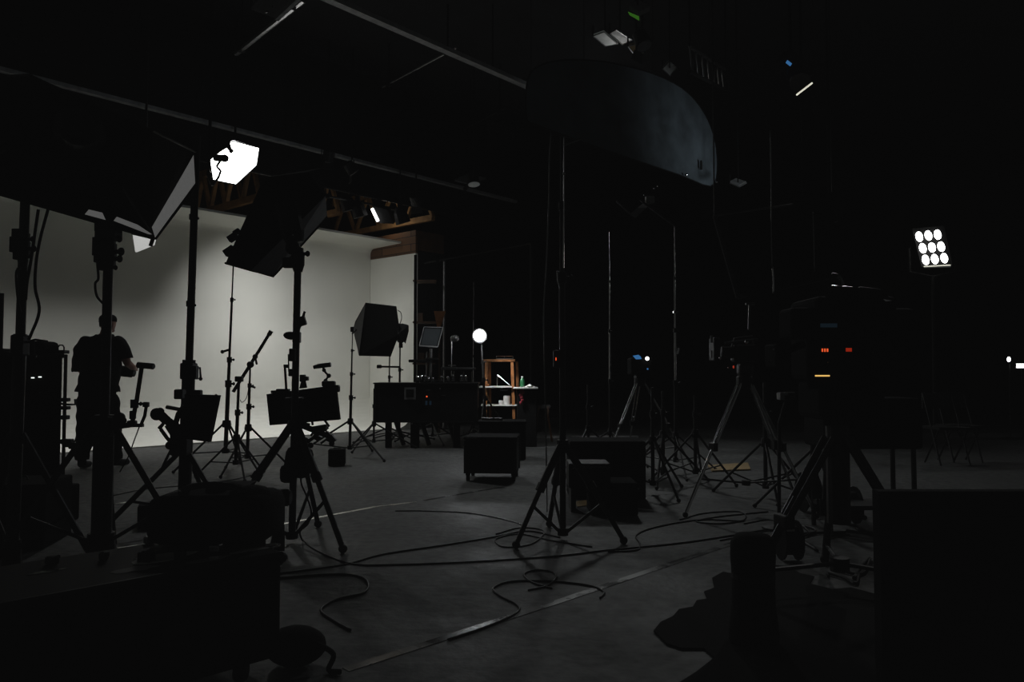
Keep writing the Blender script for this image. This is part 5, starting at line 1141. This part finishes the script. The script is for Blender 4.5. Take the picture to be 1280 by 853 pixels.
fc('cable loops on the floor under the right cinema tripod', [(850, 650), (880, 642), (925, 640), (930, 650), (900, 655), (870, 652), (900, 646), (960, 640)], .009)
fc('second cable loop near the right cinema tripod', [(930, 655), (960, 650), (975, 655), (968, 662), (940, 668), (900, 676)], .008)
fc('cable crossing the floor beneath the left monitors', [(140, 620), (180, 612), (230, 607), (290, 600), (330, 590)], .008)
# ------------------------------------------------------------------ lights
def area(loc, target, sx, sy, power, col=(1, 1, 1), spread=180, name='area_light'):
    l = bpy.data.lights.new(name, 'AREA'); l.shape = 'RECTANGLE'; l.size = sx; l.size_y = sy; l.energy = power; l.color = col; l.spread = math.radians(spread)
    o = bpy.data.objects.new(name, l); COL.objects.link(o); o.location = V(loc); o.rotation_euler = (V(target)-V(loc)).to_track_quat('-Z', 'Y').to_euler(); return o
def spot(loc, target, power, ang, col=(1, 1, 1), blend=.6, r=.1, name='spot_light'):
    l = bpy.data.lights.new(name, 'SPOT'); l.energy = power; l.color = col; l.spot_size = math.radians(ang); l.spot_blend = blend; l.shadow_soft_size = r
    o = bpy.data.objects.new(name, l); COL.objects.link(o); o.location = V(loc); o.rotation_euler = (V(target)-V(loc)).to_track_quat('-Z', 'Y').to_euler(); return o
def point(loc, power, col=(1, 1, 1), r=.05):
    l = bpy.data.lights.new('point_light', 'POINT'); l.energy = power; l.color = col; l.shadow_soft_size = r
    o = bpy.data.objects.new('point_light', l); COL.objects.link(o); o.location = V(loc); return o
area(P(352, 300, 12.4), P(332, 432, 14.4), .4, .4, 12, spread=102)
area(P(372, 300, 12.0), P(490, 380, 15.6), .3, .3, 2.2, spread=60)  # added fill with no fixture, brightens the cove side wall
area(C(6.0, 11.7, 3.7), C(6.0, 11.95, 0), 7.5, .25, 30, spread=80)
area(C(11.0, 7.6, 5.6), C(8.0, 3.8, 0), .5, .5, 21, (.96, 1, .99), spread=80)
area(C(5.5, 10.3, 4.6), C(6.6, 7.2, 0), .25, .25, 19, (.97, 1, .98), spread=100)
point(C(8.0, 12.9, 4.0), 1.2, (1, .9, .75), .1); point(C(10.0, 12.2, 4.25), 2, (1, .9, .75), .1); point(C(5.2, 13.0, 4.05), 1.2, (1, .9, .75), .1)  # unseen warm lamps put in to light the roof timbers
point(P(599.5, 420, YL-.25), 8, (.93, .97, 1), .08); spot(P(601, 420, YL-.12), P(638, 488, 11.9), 95, 55, (.97, .98, 1), .5, r=.08)
spot(C(10.6, 2.4, 3.0), dr(866, 198), 85, 42, (.85, .95, 1), 1.0, r=.3)  # added hidden spot that brightens the lower right of the drape
spot(P(800, 125, 9.6), P(790, 55, 9.3), 16, 85, (1, 1, .97), .8)  # added up-spot with no fixture, lights the top rigging panels
spot(P(1090, 130, 7.8), P(1050, 420, 4.1), 70, 34, (1, 1, .98), .8)  # added unseen rim spot, gives the studio camera its glints
w = bpy.data.worlds.new('world'); SC.world = w; w.use_nodes = True
w.node_tree.nodes['Background'].inputs[0].default_value = (.95, 1, .97, 1); w.node_tree.nodes['Background'].inputs[1].default_value = .02
vs = SC.view_settings; vs.use_curve_mapping = True; cvm = vs.curve_mapping; cvm.curves[3].points[0].location = (0, .0023); cvm.update()
SC.view_settings.view_transform = 'Standard'; SC.view_settings.look = 'None'; SC.view_settings.exposure = 0; SC.view_settings.gamma = 1
SC.cycles.max_bounces = 6; SC.cycles.diffuse_bounces = 4; SC.cycles.sample_clamp_indirect = 3
